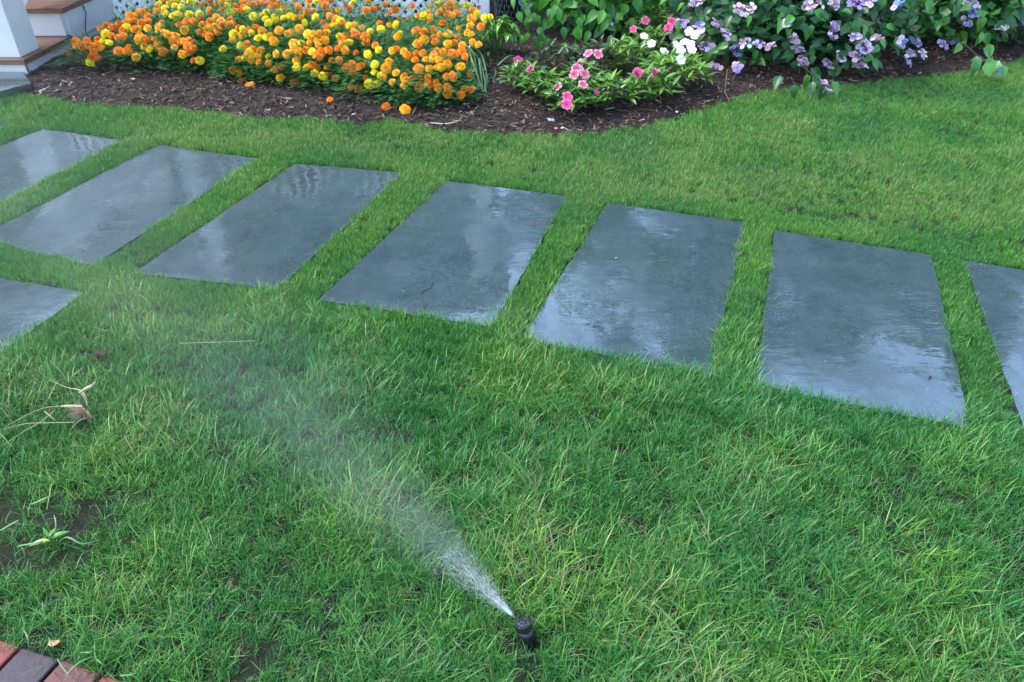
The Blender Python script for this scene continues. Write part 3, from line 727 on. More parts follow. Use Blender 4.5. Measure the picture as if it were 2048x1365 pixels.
C2 = [(15,45,'o'),(70,45,'o'),(110,45,'o'),(170,25,'o'),(205,55,'o'),(165,60,'o'),(335,20,'o'),(365,80,'o'),(440,20,'o'),(440,60,'a'),(545,35,'o'),(560,60,'o'),(600,15,'o'),(30,145,'y'),(15,270,'y'),(65,300,'y'),(45,220,'a'),(125,110,'y'),(120,160,'y'),(140,190,'y'),(220,105,'y'),(250,150,'y'),(290,100,'y'),(300,140,'y'),(380,145,'a'),(370,235,'a'),(150,290,'a'),(180,325,'a'),(490,150,'y'),(410,190,'y'),(430,110,'o'),(480,105,'o'),(565,100,'r'),(590,135,'a'),(545,185,'r'),(640,165,'a'),(690,190,'o'),(740,210,'y'),(780,215,'a'),(770,255,'a'),(625,215,'y'),(570,225,'o'),(570,265,'a'),(430,270,'y'),(475,275,'a'),(560,315,'a'),(665,285,'y'),(690,315,'o'),(710,280,'o'),(735,340,'y'),(285,270,'a'),(80,395,'a'),(30,385,'o'),(10,410,'y'),(195,420,'a'),(70,485,'a'),(140,490,'a'),(15,465,'a'),(325,340,'a'),(325,370,'a'),(385,340,'y'),(445,340,'a'),(455,305,'a'),(275,420,'a'),(365,400,'a'),(365,430,'a'),(420,395,'o'),(460,400,'o'),(500,430,'o'),(540,400,'o'),(520,440,'o'),(590,390,'o'),(655,380,'o'),(710,395,'a'),(345,470,'a'),(350,515,'y'),(425,523,'y'),(465,505,'o'),(485,565,'y'),(235,517,'r'),(230,595,'a'),(335,635,'o'),(575,525,'r'),(572,578,'r'),(610,468,'r'),(665,470,'o'),(15,660,'a'),(720,520,'o'),(765,495,'o'),(825,512,'o'),(770,557,'o'),(790,410,'r'),(860,290,'o'),(865,330,'o'),(865,95,'o'),(740,85,'r'),(715,60,'r'),(880,25,'o'),(960,80,'r'),(1010,50,'o'),(1080,85,'o'),(1035,120,'r'),(1210,60,'o'),(1255,135,'o'),(965,190,'o'),(975,235,'y'),(895,250,'y'),(1040,205,'a'),(1085,205,'y'),(1115,270,'y'),(1100,290,'a'),(1185,155,'r'),(1110,165,'r'),(960,390,'y'),(880,425,'y'),(1060,395,'a'),(1145,400,'a'),(1040,480,'a'),(1015,530,'a'),(930,500,'y'),(930,560,'y'),(970,580,'y'),(1090,560,'a'),(1060,630,'a'),(885,645,'y'),(945,645,'y'),(860,597,'r'),(815,685,'o'),(1145,600,'a'),(1165,620,'a'),(1215,600,'r'),(1210,640,'a'),(1265,600,'r'),(1325,595,'o'),(1260,665,'o'),(1255,530,'o'),(1340,530,'a'),(1385,640,'o'),(1470,670,'o'),(1475,715,'o'),(1465,590,'o'),(1425,520,'a'),(1475,495,'a'),(1565,515,'a'),(1600,680,'o'),(1650,685,'o'),(1570,725,'o'),(1230,465,'o'),(1240,415,'o'),(1290,415,'o'),(1310,460,'a'),(1370,450,'a'),(1410,465,'a'),(1440,420,'a'),(1390,400,'o'),(1500,420,'o'),(1545,420,'o'),(1580,400,'o'),(1250,350,'o'),(1300,310,'a'),(1370,240,'o'),(1375,300,'o'),(1380,330,'o'),(1435,190,'o'),(1340,180,'r'),(1345,150,'a'),(1240,250,'o'),(1295,255,'o'),(1320,110,'a'),(1400,45,'y'),(1410,110,'o'),(1450,70,'o'),(1495,80,'r'),(1540,60,'o'),(1540,120,'o'),(1510,130,'a'),(1615,60,'y'),(1660,95,'o'),(1690,120,'y'),(1640,150,'a'),(1665,165,'a'),(1705,70,'r'),(1750,150,'y'),(1790,145,'y'),(1555,230,'a'),(1550,295,'o'),(1640,210,'a'),(1645,275,'a'),(1720,215,'o'),(1475,345,'a'),(1580,360,'a'),(1660,335,'a'),(1700,350,'a'),(1600,440,'o'),(1640,580,'r'),(1480,270,'a'),(600,765,'o'),(1015,815,'o'),(1160,835,'a')]
FL = [(x / 3.938, y / 3.938, c) for x, y, c in C1] + [(500 + x / 3.724, y / 3.724, c) for x, y, c in C2]
# front foot of the marigold mass
MF = [at(*p) for p in [(120, 140), (165, 152), (240, 158), (330, 160), (450, 163), (560, 178), (640, 190), (700, 192), (800, 215), (900, 222), (960, 212)]]
MFX = [p.x for p in MF]; MFY = [p.y - .05 for p in MF]
def mfront(x): return float(np.interp(x, MFX, MFY))
def canopy_z(x, y):
    d = y - mfront(x)
    return .03 if d < 0 else .03 + .27 * (1 - math.exp(-d / .16)) + .03 * min(1, d)
def hit_canopy(u, v):
    z = .46
    while z > .03:
        p = at(u, v, z)
        if z <= canopy_z(p.x, p.y) + .0: return p
        z -= .005
    return at(u, v, .035)
_rs = random.Random(8)
FL += [(u + _rs.choice((-1, 1)) * _rs.uniform(11, 20), v - _rs.uniform(-9, 12), c if _rs.random() < .7 else _rs.choice('oay')) for u, v, c in FL if _rs.random() < .38 and 8 < v < 185 and 110 < u < 930]
FP = [(hit_canopy(u, v), c) for u, v, c in FL]
K = 64
XY = np.array([[p.x, p.y - .0] for p, _ in FP]); r2_ = np.random.default_rng(4)
cen = XY[r2_.choice(len(XY), K, replace=False)]
for _ in range(25):
    d = ((XY[:, None] - cen[None]) ** 2).sum(-1); own = d.argmin(1)
    cen = np.array([XY[own == k].mean(0) if (own == k).any() else cen[k] for k in range(K)])
for i in range(K):      # foliage stands behind the row of front flowers
    cen[i, 0] = min(max(cen[i, 0], -3.08), -.46); cen[i, 1] = max(cen[i, 1], mfront(cen[i, 0]) + .10)
bands = ['front row', 'second row', 'third row', 'fourth row', 'back row']
depth = np.array([c[1] - mfront(c[0]) for c in cen]); order = depth.argsort(); band = np.zeros(K, int)
for r_, i in enumerate(order): band[i] = min(4, r_ * 5 // K)
ORD = ['first', 'second', 'third', 'fourth', 'fifth', 'sixth', 'seventh', 'eighth', 'ninth', 'tenth', 'eleventh', 'twelfth', 'thirteenth', 'fourteenth', 'fifteenth']
CN = {'o': 'orange', 'a': 'amber', 'y': 'yellow', 'r': 'rust orange'}
for b in range(5):
    ids = [i for i in range(K) if band[i] == b]; ids.sort(key=lambda i: cen[i, 0])
    for rank, i in enumerate(ids):
        mem = [j for j in range(len(FP)) if own[j] == i]
        cs = [FP[j][1] for j in mem]; main = max(set(cs), key=cs.count) if cs else 'o'
        sec = [c for c in 'yoar' if c in cs and c != main]
        lab = '%s marigold%s in the %s, %s from the porch steps' % (CN[main], (' with %s blooms' % CN[sec[0]]) if sec else '', bands[b], ORD[rank])
        z0 = bed_z(cen[i, 0], cen[i, 1]) - .01
        root = tag(empty('marigold_plant', (cen[i, 0], cen[i, 1], z0), random.random() * 6.28), lab, 'marigold', 'marigolds massed in the flower bed')
        Mi = (Matrix.Translation((cen[i, 0], cen[i, 1], z0)) @ Matrix.Rotation(root.rotation_euler.z, 4, 'Z')).inverted()
        s = .92 + .2 * random.random(); zc = canopy_z(cen[i, 0], cen[i, 1]) / .30
        inst('foliage', FOL[i % 5], root, Matrix.Scale(s, 4) @ Matrix.Diagonal((1, 1, max(.55, zc), 1)))
        for j in mem:
            p, c = FP[j]; tilt = Euler((random.gauss(.28, .25), random.gauss(0, .25), random.random() * 6.28))
            sc = random.uniform(.68, 1.06) * (.75 if c == 'r' else 1)
            inst('flower', random.choice(MG[c]), root, Mi @ Matrix.Translation(p + (Vector((0, 0, CAM_H)) - p).normalized() * (.055 if p.z > .06 else 0) + Vector((0, 0, .016))) @ Euler((random.gauss(.65, .28), random.gauss(0, .28), 0)).to_matrix().to_4x4() @ Matrix.Rotation(tilt.z, 4, 'Z') @ Matrix.Diagonal((sc, sc * random.uniform(.85, 1), sc * .8, 1)))

# ------------------------------------------------------------------ New Guinea impatiens
IL = {k: [leafmesh('leaf', .085, .024, k, .3, d, 4, 'lance') for d in (.2, .5)] for k in ('imp_leaf', 'imp_leaf_dark', 'imp_leaf_bright')}
def imp_flower(col, seed):
    rs = random.Random(seed); m = MB()
    petal_disc(m, 5, .002, .031, 0, .10, .80, -.5 if col != 'w' else .3, 1.0, rs, .07, .0015)
    m.v = [(x, y, z + .0006 * math.sin(i * 1.7)) for i, (x, y, z) in enumerate(m.v)]; m.t = [max(0, t) for t in m.t]
    return m.mesh('flower', IC[col], False)
IF = {c: [imp_flower(c, k) for k in range(2)] for c in 'khqw'}
IP = [  # canopy centre in crop pixels, radius px, height, leaf kind, label
    (375, 590, 105, .15, 'imp_leaf', 'light green impatiens with a hot pink bloom beside the floppy onion leaves', 34),
    (520, 660, 95, .15, 'imp_leaf', 'leafy green impatiens between the leftmost impatiens and the double pink bloom', 30),
    (600, 470, 120, .18, 'imp_leaf_dark', 'bronze leaved impatiens under the heart shaped leaves of the flowerless hydrangea', 36),
    (740, 720, 130, .16, 'imp_leaf', 'impatiens with two stacked pink blooms, nearest to the lawn', 42),
    (800, 590, 100, .20, 'imp_leaf', 'impatiens crowned by a cluster of pale pink blooms', 30),
    (985, 670, 125, .17, 'imp_leaf', 'impatiens with a small red bud, just right of the pale pink cluster', 40),
    (880, 450, 115, .20, 'imp_leaf_dark', 'dark leaved impatiens with two pink and white blooms at the hydrangea stems', 34),
    (1120, 430, 130, .20, 'imp_leaf', 'flowerless deep green impatiens between the dark leaved and the white ones', 42),
    (1310, 640, 115, .17, 'imp_leaf', 'impatiens with two open rose pink blooms in front of the white one', 38),
    (1500, 520, 150, .20, 'imp_leaf_bright', 'lime green impatiens carrying a crowd of white blooms', 56),
    (1300, 330, 110, .22, 'imp_leaf', 'impatiens with three scattered white blooms left of the white cluster', 32),
    (1340, 190, 130, .24, 'imp_leaf', 'rear impatiens with pink blooms between the two hydrangeas', 36)]
IFL = [(410,522,'k'),(320,450,'h'),(845,398,'q'),(915,405,'q'),(755,510,'q'),(815,500,'k'),(740,555,'q'),(815,555,'q'),(785,472,'q'),(615,648,'q'),(805,630,'q'),(685,720,'k'),(685,780,'k'),(1210,545,'k'),(1350,548,'k'),(1180,218,'k'),(1268,155,'k'),(1440,205,'k'),(1465,160,'k'),(1435,225,'k'),(905,685,'h'),(1260,270,'w'),(1315,325,'w'),(1410,383,'w'),(1500,335,'w'),(1560,315,'w'),(1530,380,'w'),(1615,370,'w'),(1605,335,'w'),(1535,447,'w'),(1595,235,'w'),(1640,262,'w'),(1685,230,'w')]
imps = []
for (cx, cy, r, H, lk, lab, nw) in IP:
    p = at(950 + cx / 3.724, cy / 3.724, H * .8); rad = 1.35 * r / 3.724 / 255; rs = random.Random(int(cx))
    z0 = bed_z(p.x, p.y) - .005
    root = tag(empty('impatiens_plant', (p.x, p.y, z0)), lab, 'impatiens', 'impatiens along the front of the bed')
    imps.append((root, p, H, rad)); m = MB()
    n = 0; whorls = max(11, int(nw / 1.9))
    for w in range(whorls):
        a = w * 2.4; q = math.sqrt((w + .5) / whorls); c = Vector((math.cos(a) * q * rad, math.sin(a) * q * rad, H * (1.05 - .55 * q * q) * rs.uniform(.85, 1.05)))
        m.tube([(0, 0, 0), c * .55 + Vector((0, 0, .02)), c], .0035, 5, .3)
        k = rs.randint(7, 9)
        for j in range(k):
            b = j * 2.4 + rs.random(); el = rs.uniform(.15, .95) if j > 2 else rs.uniform(.6, 1.2)
            out = Vector((math.cos(b), math.sin(b), math.tan(el) * .8 - .15)); out += Vector((c.x, c.y, 0)) * 2.0
            inst('leaf', IL[lk][j % 2], root, aim(c - Vector((0, 0, .012 * rs.random())), out, rs.uniform(-.4, .4), rs.uniform(.75, 1.15)))
    m.build('stem', MAT['stem' if lk != 'imp_leaf_dark' else 'twig'], root)
for (x, y, c) in IFL:
    u, v = 950 + x / 3.724, y / 3.724
    best = min(imps, key=lambda q: (px_of(q[1])[0] - u) ** 2 + (px_of(q[1])[1] - v) ** 2)
    root, p, H, rad = best
    z = H * 1.15 + .02 - .5 * H * max(0, (v - px_of(p)[1]) / 40)
    q = at(u, v, max(.06, z)); loc = q - Vector(root.location)
    face = Vector((random.gauss(0, .25), -.75 + random.gauss(0, .2), .75))
    inst('flower', random.choice(IF[c]), root, Matrix.Translation(loc) @ face.to_track_quat('Z', 'Y').to_matrix().to_4x4() @ Matrix.Rotation(random.random() * 6, 4, 'Z') @ Matrix.Scale(random.uniform(.85, 1.1) * (.5 if (x, y) == (905, 685) else 1), 4))

# ------------------------------------------------------------------ hydrangeas
HLm = {k: [leafmesh('leaf', .115, .078, k, .28, d, 5, 'ovate') for d in (.25, .55, .9)] for k in ('hyd_leaf', 'hyd_leaf_light')}
def floret(col, seed):
    rs = random.Random(seed); m = MB(); petal_disc(m, 4, .001, .019, 0, .15, 1.05, .1, 1.0, rs, .04, .001); return m.mesh('floret', HC[col], False)
FLO = {c: floret(c, i) for i, c in enumerate('plvbwm')}
def buds(key, seed):
    rs = random.Random(seed); m = MB()
    for k in range(70):
        r = .042 * math.sqrt(rs.random()); a = rs.random() * 6.28; x, y = r * math.cos(a), r * math.sin(a); z = .012 * (1 - (r / .05) ** 2) + rs.uniform(-.004, .006)
        s = rs.uniform(.002, .0045); t = rs.random()
        m.add([(x - s, y, z), (x, y - s, z), (x + s, y, z), (x, y + s, z), (x, y, z + s * 1.3)], [(0, 1, 4), (1, 2, 4), (2, 3, 4), (3, 0, 4)], t)
        if k % 4 == 0: m.tube([(0, 0, -.035), (x, y, z)], .001, 3, .5)
    return m.mesh('flower_head', HB[key])
BUD = {k: buds(k, i) for i, k in enumerate('mbv')}

def shrub(name, label, cat, c, rad, nleaf, ninner, lk, ls, group=None, zmin=.05, front=.9, seedn=1, stems=9, dens=None):
    rs = random.Random(seedn)
    root = tag(empty(name, (c.x, c.y, 0.03)), label, cat, group)
    base = Vector((c.x, c.y, .03))
    def pt(q0, q1, vis):
        while True:
            d = Vector((rs.gauss(0, 1), rs.gauss(0, 1), rs.gauss(0, 1))).normalized(); q = rs.uniform(q0, q1)
            bump = 1 + .22 * mnoise.noise(d * 2.3 + Vector((seedn, 0, 0)))
            p = Vector((c.x + d.x * rad[0] * q * bump, c.y + d.y * rad[1] * q * bump, c.z + d.z * rad[2] * q * bump))
            if p.z < zmin or (not vis and p.z > .7 and rs.random() < .7): continue
            if vis and (p.z > .62 + .1 * rs.random() or d.y > .35): continue
            if dens and not dens(p, rs): continue
            return p, d
    for k in range(nleaf):
        p, d = pt(.72, 1.04, True)
        out = Vector((d.x * .5 + rs.gauss(0, .5), d.y * .5 - .15 + rs.gauss(0, .3), rs.uniform(-1.0, .05))).normalized()
        up = Vector((d.x * .45, d.y * .5 - .75, .75)) + Vector((rs.gauss(0, .3), rs.gauss(0, .3), rs.gauss(0, .2)))
        inst('leaf', rs.choice(HLm[lk]), root, aim(p - base, out, rs.gauss(0, .25), ls * rs.uniform(.6, 1.15), up.normalized()))
    m = MB()
    for k in range(ninner):
        p, d = pt(.25, 1.0, False)
        out = Vector((rs.gauss(0, 1), rs.gauss(0, 1), rs.uniform(-.6, .3))).normalized(); sd = out.cross(Vector((rs.gauss(0,.3), -.6, .8))).normalized() * .040 * ls; L = .115 * ls * rs.uniform(.7, 1.1)
        q = p - base; m.add([q, q + out * L * .4 + sd, q + out * L, q + out * L * .4 - sd], [(0, 1, 2, 3)], rs.random())
    o = m.build('foliage', MAT[lk], root); o['kind'] = 'stuff'
    for k in range(stems):
        a = rs.random() * 6.28; q = rs.random()
        top = Vector((math.cos(a) * rad[0] * q * .8, math.sin(a) * rad[1] * q * .8, c.z * (.7 + .3 * rs.random())))
        b0 = Vector((rs.gauss(0, .06), rs.gauss(0, .06), 0)); mm = MB()
        mm.tube([b0, b0.lerp(top, .5) + Vector((rs.gauss(0, .03), rs.gauss(0, .03), .03)), top], [.008, .006, .004], 6, .5)
        mm.build('stem', MAT['twig'], root)
    return root, base

def visdens(p, rs): return True
pA = at(1205, 96)
hA = shrub('hydrangea_shrub', 'flowerless hydrangea with large light green heart shaped leaves behind the pink impatiens', 'hydrangea', Vector((pA.x + .02, pA.y + .45, .62)), (.84, .68, .68), 270, 1500, 'hyd_leaf_light', .98, 'hydrangea shrubs against the house', .07, seedn=3)
pB = at(1590, 140)
hB = shrub('hydrangea_shrub', 'hydrangea heavy with lilac and mauve lacecaps beside the white impatiens', 'hydrangea', Vector((pB.x + .02, pB.y + .30, .46)), (.90, .78, .60), 284, 2800, 'hyd_leaf', .82, 'hydrangea shrubs against the house', .03, seedn=5)
pC = at(1905, 112)
hC = shrub('hydrangea_shrub', 'rightmost hydrangea with loose blue and white lacecaps over bare mulch', 'hydrangea', Vector((pC.x + .22, pC.y + .50, .58)), (1.15, .84, .62), 284, 3200, 'hyd_leaf', .86, 'hydrangea shrubs against the house', .05, seedn=8)
pD = at(1420, 20)
hD = shrub('hydrangea_shrub', 'dark hydrangea in the shade behind the rear impatiens, between its neighbours', 'hydrangea', Vector((pD.x, pD.y + .15, .62)), (.75, .5, .62), 150, 1000, 'hyd_leaf', .9, 'hydrangea shrubs against the house', .12, seedn=13)

HH4 = [(110,80,'mp'),(180,60,'mw'),(430,170,'vl'),(230,310,'vl'),(310,320,'mp'),(580,40,'mm'),(740,30,'mm'),(890,30,'vv'),(980,5,'vl'),(750,190,'vl'),(735,245,'mp'),(890,250,'ml'),(960,325,'ml'),(900,400,'mp'),(920,460,'mp'),(800,390,'mw'),(500,345,'mm'),(70,330,'vv'),(130,300,'mw'),(90,460,'vm'),(1190,40,'bb'),(1215,285,'bb'),(1300,290,'bb'),(1270,365,'bw'),(1350,370,'bw'),(1250,425,'bb'),(1490,310,'vl'),(1535,265,'vv'),(1700,100,'bb'),(1650,160,'bb'),(1720,60,'bw'),(1690,20,'vl'),(1840,465,'bb'),(1045,270,'vm'),(700,445,'mm'),(530,425,'mm'),(680,590,'mm'),(1900,190,'mw'),(2035,150,'bl'),(470,270,'mm'),(640,20,'mp')]
HH3 = [(1640,25,'vl'),(1680,190,'bv'),(1500,280,'vl'),(1800,185,'mm'),(1860,255,'mp'),(1700,345,'mm'),(1970,70,'mm'),(1790,500,'vm'),(1950,520,'vv'),(1540,180,'vl'),(1760,370,'ml'),(1940,400,'vv'),(1030,145,'mm'),(350,30,'bb')]
HH = [(1450 + x / 3.425, y / 3.425, k) for x, y, k in HH4] + [(950 + x / 3.724, y / 3.724, k) for x, y, k in HH3]
def shrub_hit(u, v, S):
    """first point on the ray inside one of the ellipsoids"""
    best = None
    for k, (c, r) in enumerate(S):
        z = .75
        while z > .05:
            p = at(u, v, z)
            if ((p.x - c.x) / r[0]) ** 2 + ((p.y - c.y) / r[1]) ** 2 + ((p.z - c.z) / r[2]) ** 2 < 1.0:
                if best is None or p.y < best[0].y: best = (p, k)
                break
            z -= .01
    return best
SH = [(Vector((pA.x + .02, pA.y + .45, .62)), (.86, .64, .62), hA), (Vector((pB.x + .02, pB.y + .30, .46)), (.92, .80, .62), hB), (Vector((pC.x + .22, pC.y + .52, .62)), (1.1, .78, .64), hC)]
rs = random.Random(78)
for (x, y) in ((150, 310), (290, 500), (530, 600), (650, 540), (450, 770), (620, 730), (700, 800), (560, 880), (1030, 890), (1210, 900), (1400, 880), (980, 590), (1210, 630), (1260, 420), (750, 260), (1740, 280), (1800, 480), (1880, 740), (1720, 890), (330, 250), (430, 330), (520, 380), (900, 250), (330, 700), (240, 760)):
    u, v = 1020 + x / 9.31, y / 9.31; p = at(u, v, .42 - .32 * y / 950); root, base = hA; b = rs.uniform(-.6, .6)
    inst('leaf', rs.choice(HLm['hyd_leaf_light']), root, aim(p - base + Vector((0, 0, .035)), (b, -.4, rs.uniform(-1.2, -.5)), rs.gauss(0, .2), rs.uniform(.7, .95) if x > 900 else rs.uniform(.5, .8), Vector((rs.gauss(0, .25), -.8, .6)).normalized()))
rs = random.Random(77)
for (x, y, kk) in ((600, 560, 1), (560, 510, 1), (590, 470, 1), (625, 505, 1), (470, 580, 1), (690, 570, 1), (650, 540, 1), (730, 560, 1), (380, 520, 1), (1690, 430, 2), (1770, 330, 2), (1880, 415, 2), (1620, 300, 2), (1720, 385, 2), (1800, 300, 2), (1830, 400, 2), (1900, 450, 2), (1790, 430, 2)):
    u, v = 1450 + x / 3.425, y / 3.425; p = at(u, v, .12 if kk == 1 else .16); root, base = SH[kk][2]
    inst('leaf', rs.choice(HLm['hyd_leaf']), root, aim(p - base, (rs.gauss(0, .5), -.5, rs.uniform(-1, -.3)), rs.gauss(0, .2), rs.uniform(.75, 1.0), Vector((rs.gauss(0, .3), -.75, .75)).normalized()))
for kk, px_ in ((1, ((1600, 128), (1625, 150), (1648, 168))), (2, ((1925, 85), (1955, 112), (1985, 130)))):
    m = MB(); root, base = SH[kk][2]; m.tube([at(u, v, z) - base for (u, v), z in zip(px_, (.3, .2, .10))], [.005, .004, .003], 5); m.build('stem', MAT['twig'], root)
for (u, v, k) in HH:
    h = shrub_hit(u, v, [(s[0], s[1]) for s in SH])
    if h is None:
        kk = 1 if u < 1740 else 2; h = (at(u, v, .10), kk)
    p, kk = h; root, base = SH[kk][2]
    p = p + (Vector((0, 0, CAM_H)) - p).normalized() * .025
    face = Vector((rs.gauss(0, .35), -.55 + rs.gauss(0, .3), .9)).normalized()
    B = Matrix.Translation(p - base) @ face.to_track_quat('Z', 'Y').to_matrix().to_4x4() @ Matrix.Rotation(rs.random() * 6, 4, 'Z')
    s = rs.uniform(.75, 1.02)
    hd = inst('flower_head', BUD[k[0]], root, B @ Matrix.Scale(s, 4)); nfl = rs.randint(7, 11)
    for j in range(nfl):
        a = 6.283 * (j + rs.uniform(-.3, .3)) / nfl; r = rs.uniform(.012, .052)
        inst('floret', FLO[k[1] if rs.random() < .6 else rs.choice('lmwp')], hd, Matrix.Translation((r * math.cos(a), r * math.sin(a), .008 + rs.uniform(-.008, .008))) @ Euler((rs.gauss(0, .4), rs.gauss(0, .4), rs.random() * 6)).to_matrix().to_4x4() @ Matrix.Scale(rs.uniform(.75, 1.15), 4))

# ------------------------------------------------------------------ small plants by the corner post
BL = [leafmesh('leaf', .085, .045, 'basil_leaf', .45, d, 5, 'ovate', .012) for d in (.5, 1.0)]
pb = at(1000, 122); rs = random.Random(5)
bas = tag(empty('basil_plant', (pb.x, pb.y, .04)), 'bright glossy green basil plant at the white corner post', 'basil')
m = MB()
for w in range(15):
    a = w * 2.4; q = math.sqrt((w + .4) / 15); c = Vector((math.cos(a) * q * .15, math.sin(a) * q * .11, .08 + .19 * (1 - q * q * .75) * rs.uniform(.85, 1.1)))
    m.tube([(0, 0, 0), c * .6, c], .003, 5)
    for j in range(6):
        b = j * 1.05 + rs.random(); inst('leaf', BL[j % 2], bas, aim(c, (math.cos(b), math.sin(b), rs.uniform(-.5, .35)), rs.gauss(0, .2), rs.uniform(.6, 1.1)))
m.build('stem', MAT['stem'], bas)
yl = leafmesh('leaf', .11, .06, 'yellow_leaf', .3, .6, 5, 'ovate')
for (u, v, z, s) in ((1008, 108, .06, 1.0), (978, 104, .08, .7)):
    p = at(u, v, z); o = inst('leaf', yl, bas, aim(p - Vector((pb.x, pb.y, .04)), (.2 - .5 * (s < .9), -.6, -.5), 0, s)); o['label'] = 'withered yellow leaf'

def strap(pts, w, mat, parent, t=.5, name='leaf'):
    m = MB(); pts = [Vector(p) for p in pts]; P = []
    for i in range(len(pts) - 1):
        for k in range(4):
            t_ = k / 4; p0 = pts[max(i - 1, 0)]; p1 = pts[i]; p2 = pts[i + 1]; p3 = pts[min(i + 2, len(pts) - 1)]
            P.append(.5 * ((2 * p1) + (p2 - p0) * t_ + (2 * p0 - 5 * p1 + 4 * p2 - p3) * t_ * t_ + (3 * p1 - p0 - 3 * p2 + p3) * t_ ** 3))
    P.append(pts[-1]); n = len(P)
    m.tube(P, [w * (.55 + .45 * math.sin(math.pi * min(1, .25 + .75 * i / n))) * (1 - .75 * (i / n) ** 3) for i in range(n)], 5, t)
    return m.build(name, MAT[mat], parent, True)
def P3(u, v, z): return at(u, v, z)
on1 = tag(empty('onion_plant', (0, 0, 0)), 'upright dark green onion leaves rising in front of the basil', 'onion plant')
for pts in ([(988, 128, .03), (987, 80, .22), (986, 50, .35), (977, 22, .46)], [(984, 128, .03), (980, 85, .20), (975, 40, .38), (973, 20, .44)], [(991, 128, .03), (993, 85, .22), (990, 55, .34), (992, 25, .45)], [(978, 126, .03), (965, 90, .2), (950, 60, .3), (934, 12, .44), (930, 1, .48)], [(982, 128, .03), (966, 100, .16), (955, 75, .25), (947, 55, .3)]):
    strap([P3(*q) for q in pts], .0045, 'onion_dark', on1)
on2 = tag(empty('onion_plant', (0, 0, 0)), 'pale floppy onion with leaves sprawled over the mulch and marigolds', 'onion plant')
for pts in ([(968, 192, .03), (957, 160, .12), (945, 125, .22), (936, 98, .27), (934, 130, .2), (930, 180, .06)],
            [(967, 190, .03), (955, 150, .14), (948, 115, .22), (941, 100, .25), (945, 150, .13), (955, 200, .05), (963, 240, .02)],
            [(966, 190, .03), (962, 150, .14), (958, 118, .22), (965, 140, .16), (972, 180, .07), (977, 226, .02)],
            [(970, 190, .03), (975, 158, .10), (968, 140, .15), (950, 139, .17)], [(968, 190, .04), (972, 150, .12), (963, 110, .2), (942, 92, .28)],
            [(964, 188, .03), (945, 150, .14), (925, 125, .24), (895, 113, .30), (855, 112, .33)], [(990, 140, .03), (1002, 125, .08), (1018, 113, .1), (1030, 112, .08)],
            [(988, 142, .03), (1005, 135, .06), (1018, 131, .06), (1034, 131, .04)], [(960, 170, .1), (935, 190, .08), (925, 200, .04), (915, 218, .02)],
            [(952, 112, .24), (930, 90, .3), (900, 68, .36), (870, 54, .40), (847, 52, .41)], [(985, 140, .03), (970, 128, .12), (950, 110, .2), (935, 92, .28)],
            [(986, 132, .03), (992, 145, .07), (985, 165, .05), (982, 184, .02)]):
    strap([P3(*q) for q in pts], .0068, 'onion', on2)
m = MB(); m.tube([P3(956, 165, .08), P3(963, 180, .05), P3(969, 191, .025)], [.006, .009, .012], 8); m.build('bulb', MAT['bulb'], on2, True)
m = MB(); m.tube([P3(940, 92, .272), P3(936, 100, .258)], [.004, .008], 6); m.build('sheath', MAT['white2'], on2)
# dry blade lying on the mulch edge
ds = strap([at(860, 246, .03), at(890, 248, .03), at(915, 243, .035), at(922, 235, .03)], .0028, 'bulb', None, name='dry_leaf_strip'); tag(ds, 'long pale dry blade lying on the mulch by the lawn edge', 'dry leaf')

# woven planter
pp = at(1018, 56)
pl = tag(empty('woven_planter', (pp.x, pp.y + .13, .0)), 'tall tapered charcoal planter of woven strands beside the white corner post', 'planter')
MAT['wicker'] = m_plain('charcoal_wicker', (.085, .095, .095), .5, .4, .25, 80); MAT['wicker_dark'] = m_plain('charcoal_wicker_core', (.012, .013, .015), .7)
H_, r0_, r1_ = .72, .105, .185
m = MB(); m.lathe([(r0_ - .01, 0), (r1_ - .01, H_), (r1_ - .04, H_), (r1_ - .05, H_ - .06)], 32); m.build('core', MAT['wicker_dark'], pl, True)
strand = 0
for k in range(40):
    a = 2 * math.pi * k / 40; m = MB()
    for j in range(14):
        if (j + k) % 2: continue
        z0 = j * H_ / 14 + .004; z1 = (j + 1.75) * H_ / 14 - .008; z1 = min(z1, H_)
        pts = [];
        for q in range(4):
            z = z0 + (z1 - z0) * q / 3; r = r0_ + (r1_ - r0_) * z / H_ + .004 * math.sin(math.pi * q / 3)
            pts.append((r * math.cos(a), r * math.sin(a), z))
        m.tube(pts, .006, 4)
    m.build('strand', MAT['wicker'], pl, True)
m = MB(); m.lathe([(r1_ - .02, H_ - .005), (r1_ + .015, H_ - .005), (r1_ + .02, H_ + .015), (r1_ - .02, H_ + .02)], 32); m.build('rim', MAT['wicker'], pl, True)

# perlite grains
m = MB(); rs = random.Random(9)
for k in range(150):
    c = at(rs.gauss(985, 10), rs.gauss(158, 17), .055) if k < 110 else at(rs.gauss(1028, 8), rs.gauss(100, 4), .055); s = rs.uniform(.0015, .004)
    m.add([c + Vector((s, 0, 0)), c + Vector((-s * .5, s, 0)), c + Vector((-s * .5, -s, 0)), c + Vector((0, 0, s))], [(0, 1, 3), (1, 2, 3), (2, 0, 3)])
tag(m.build('perlite_grains', MAT['white2']), kind='stuff')

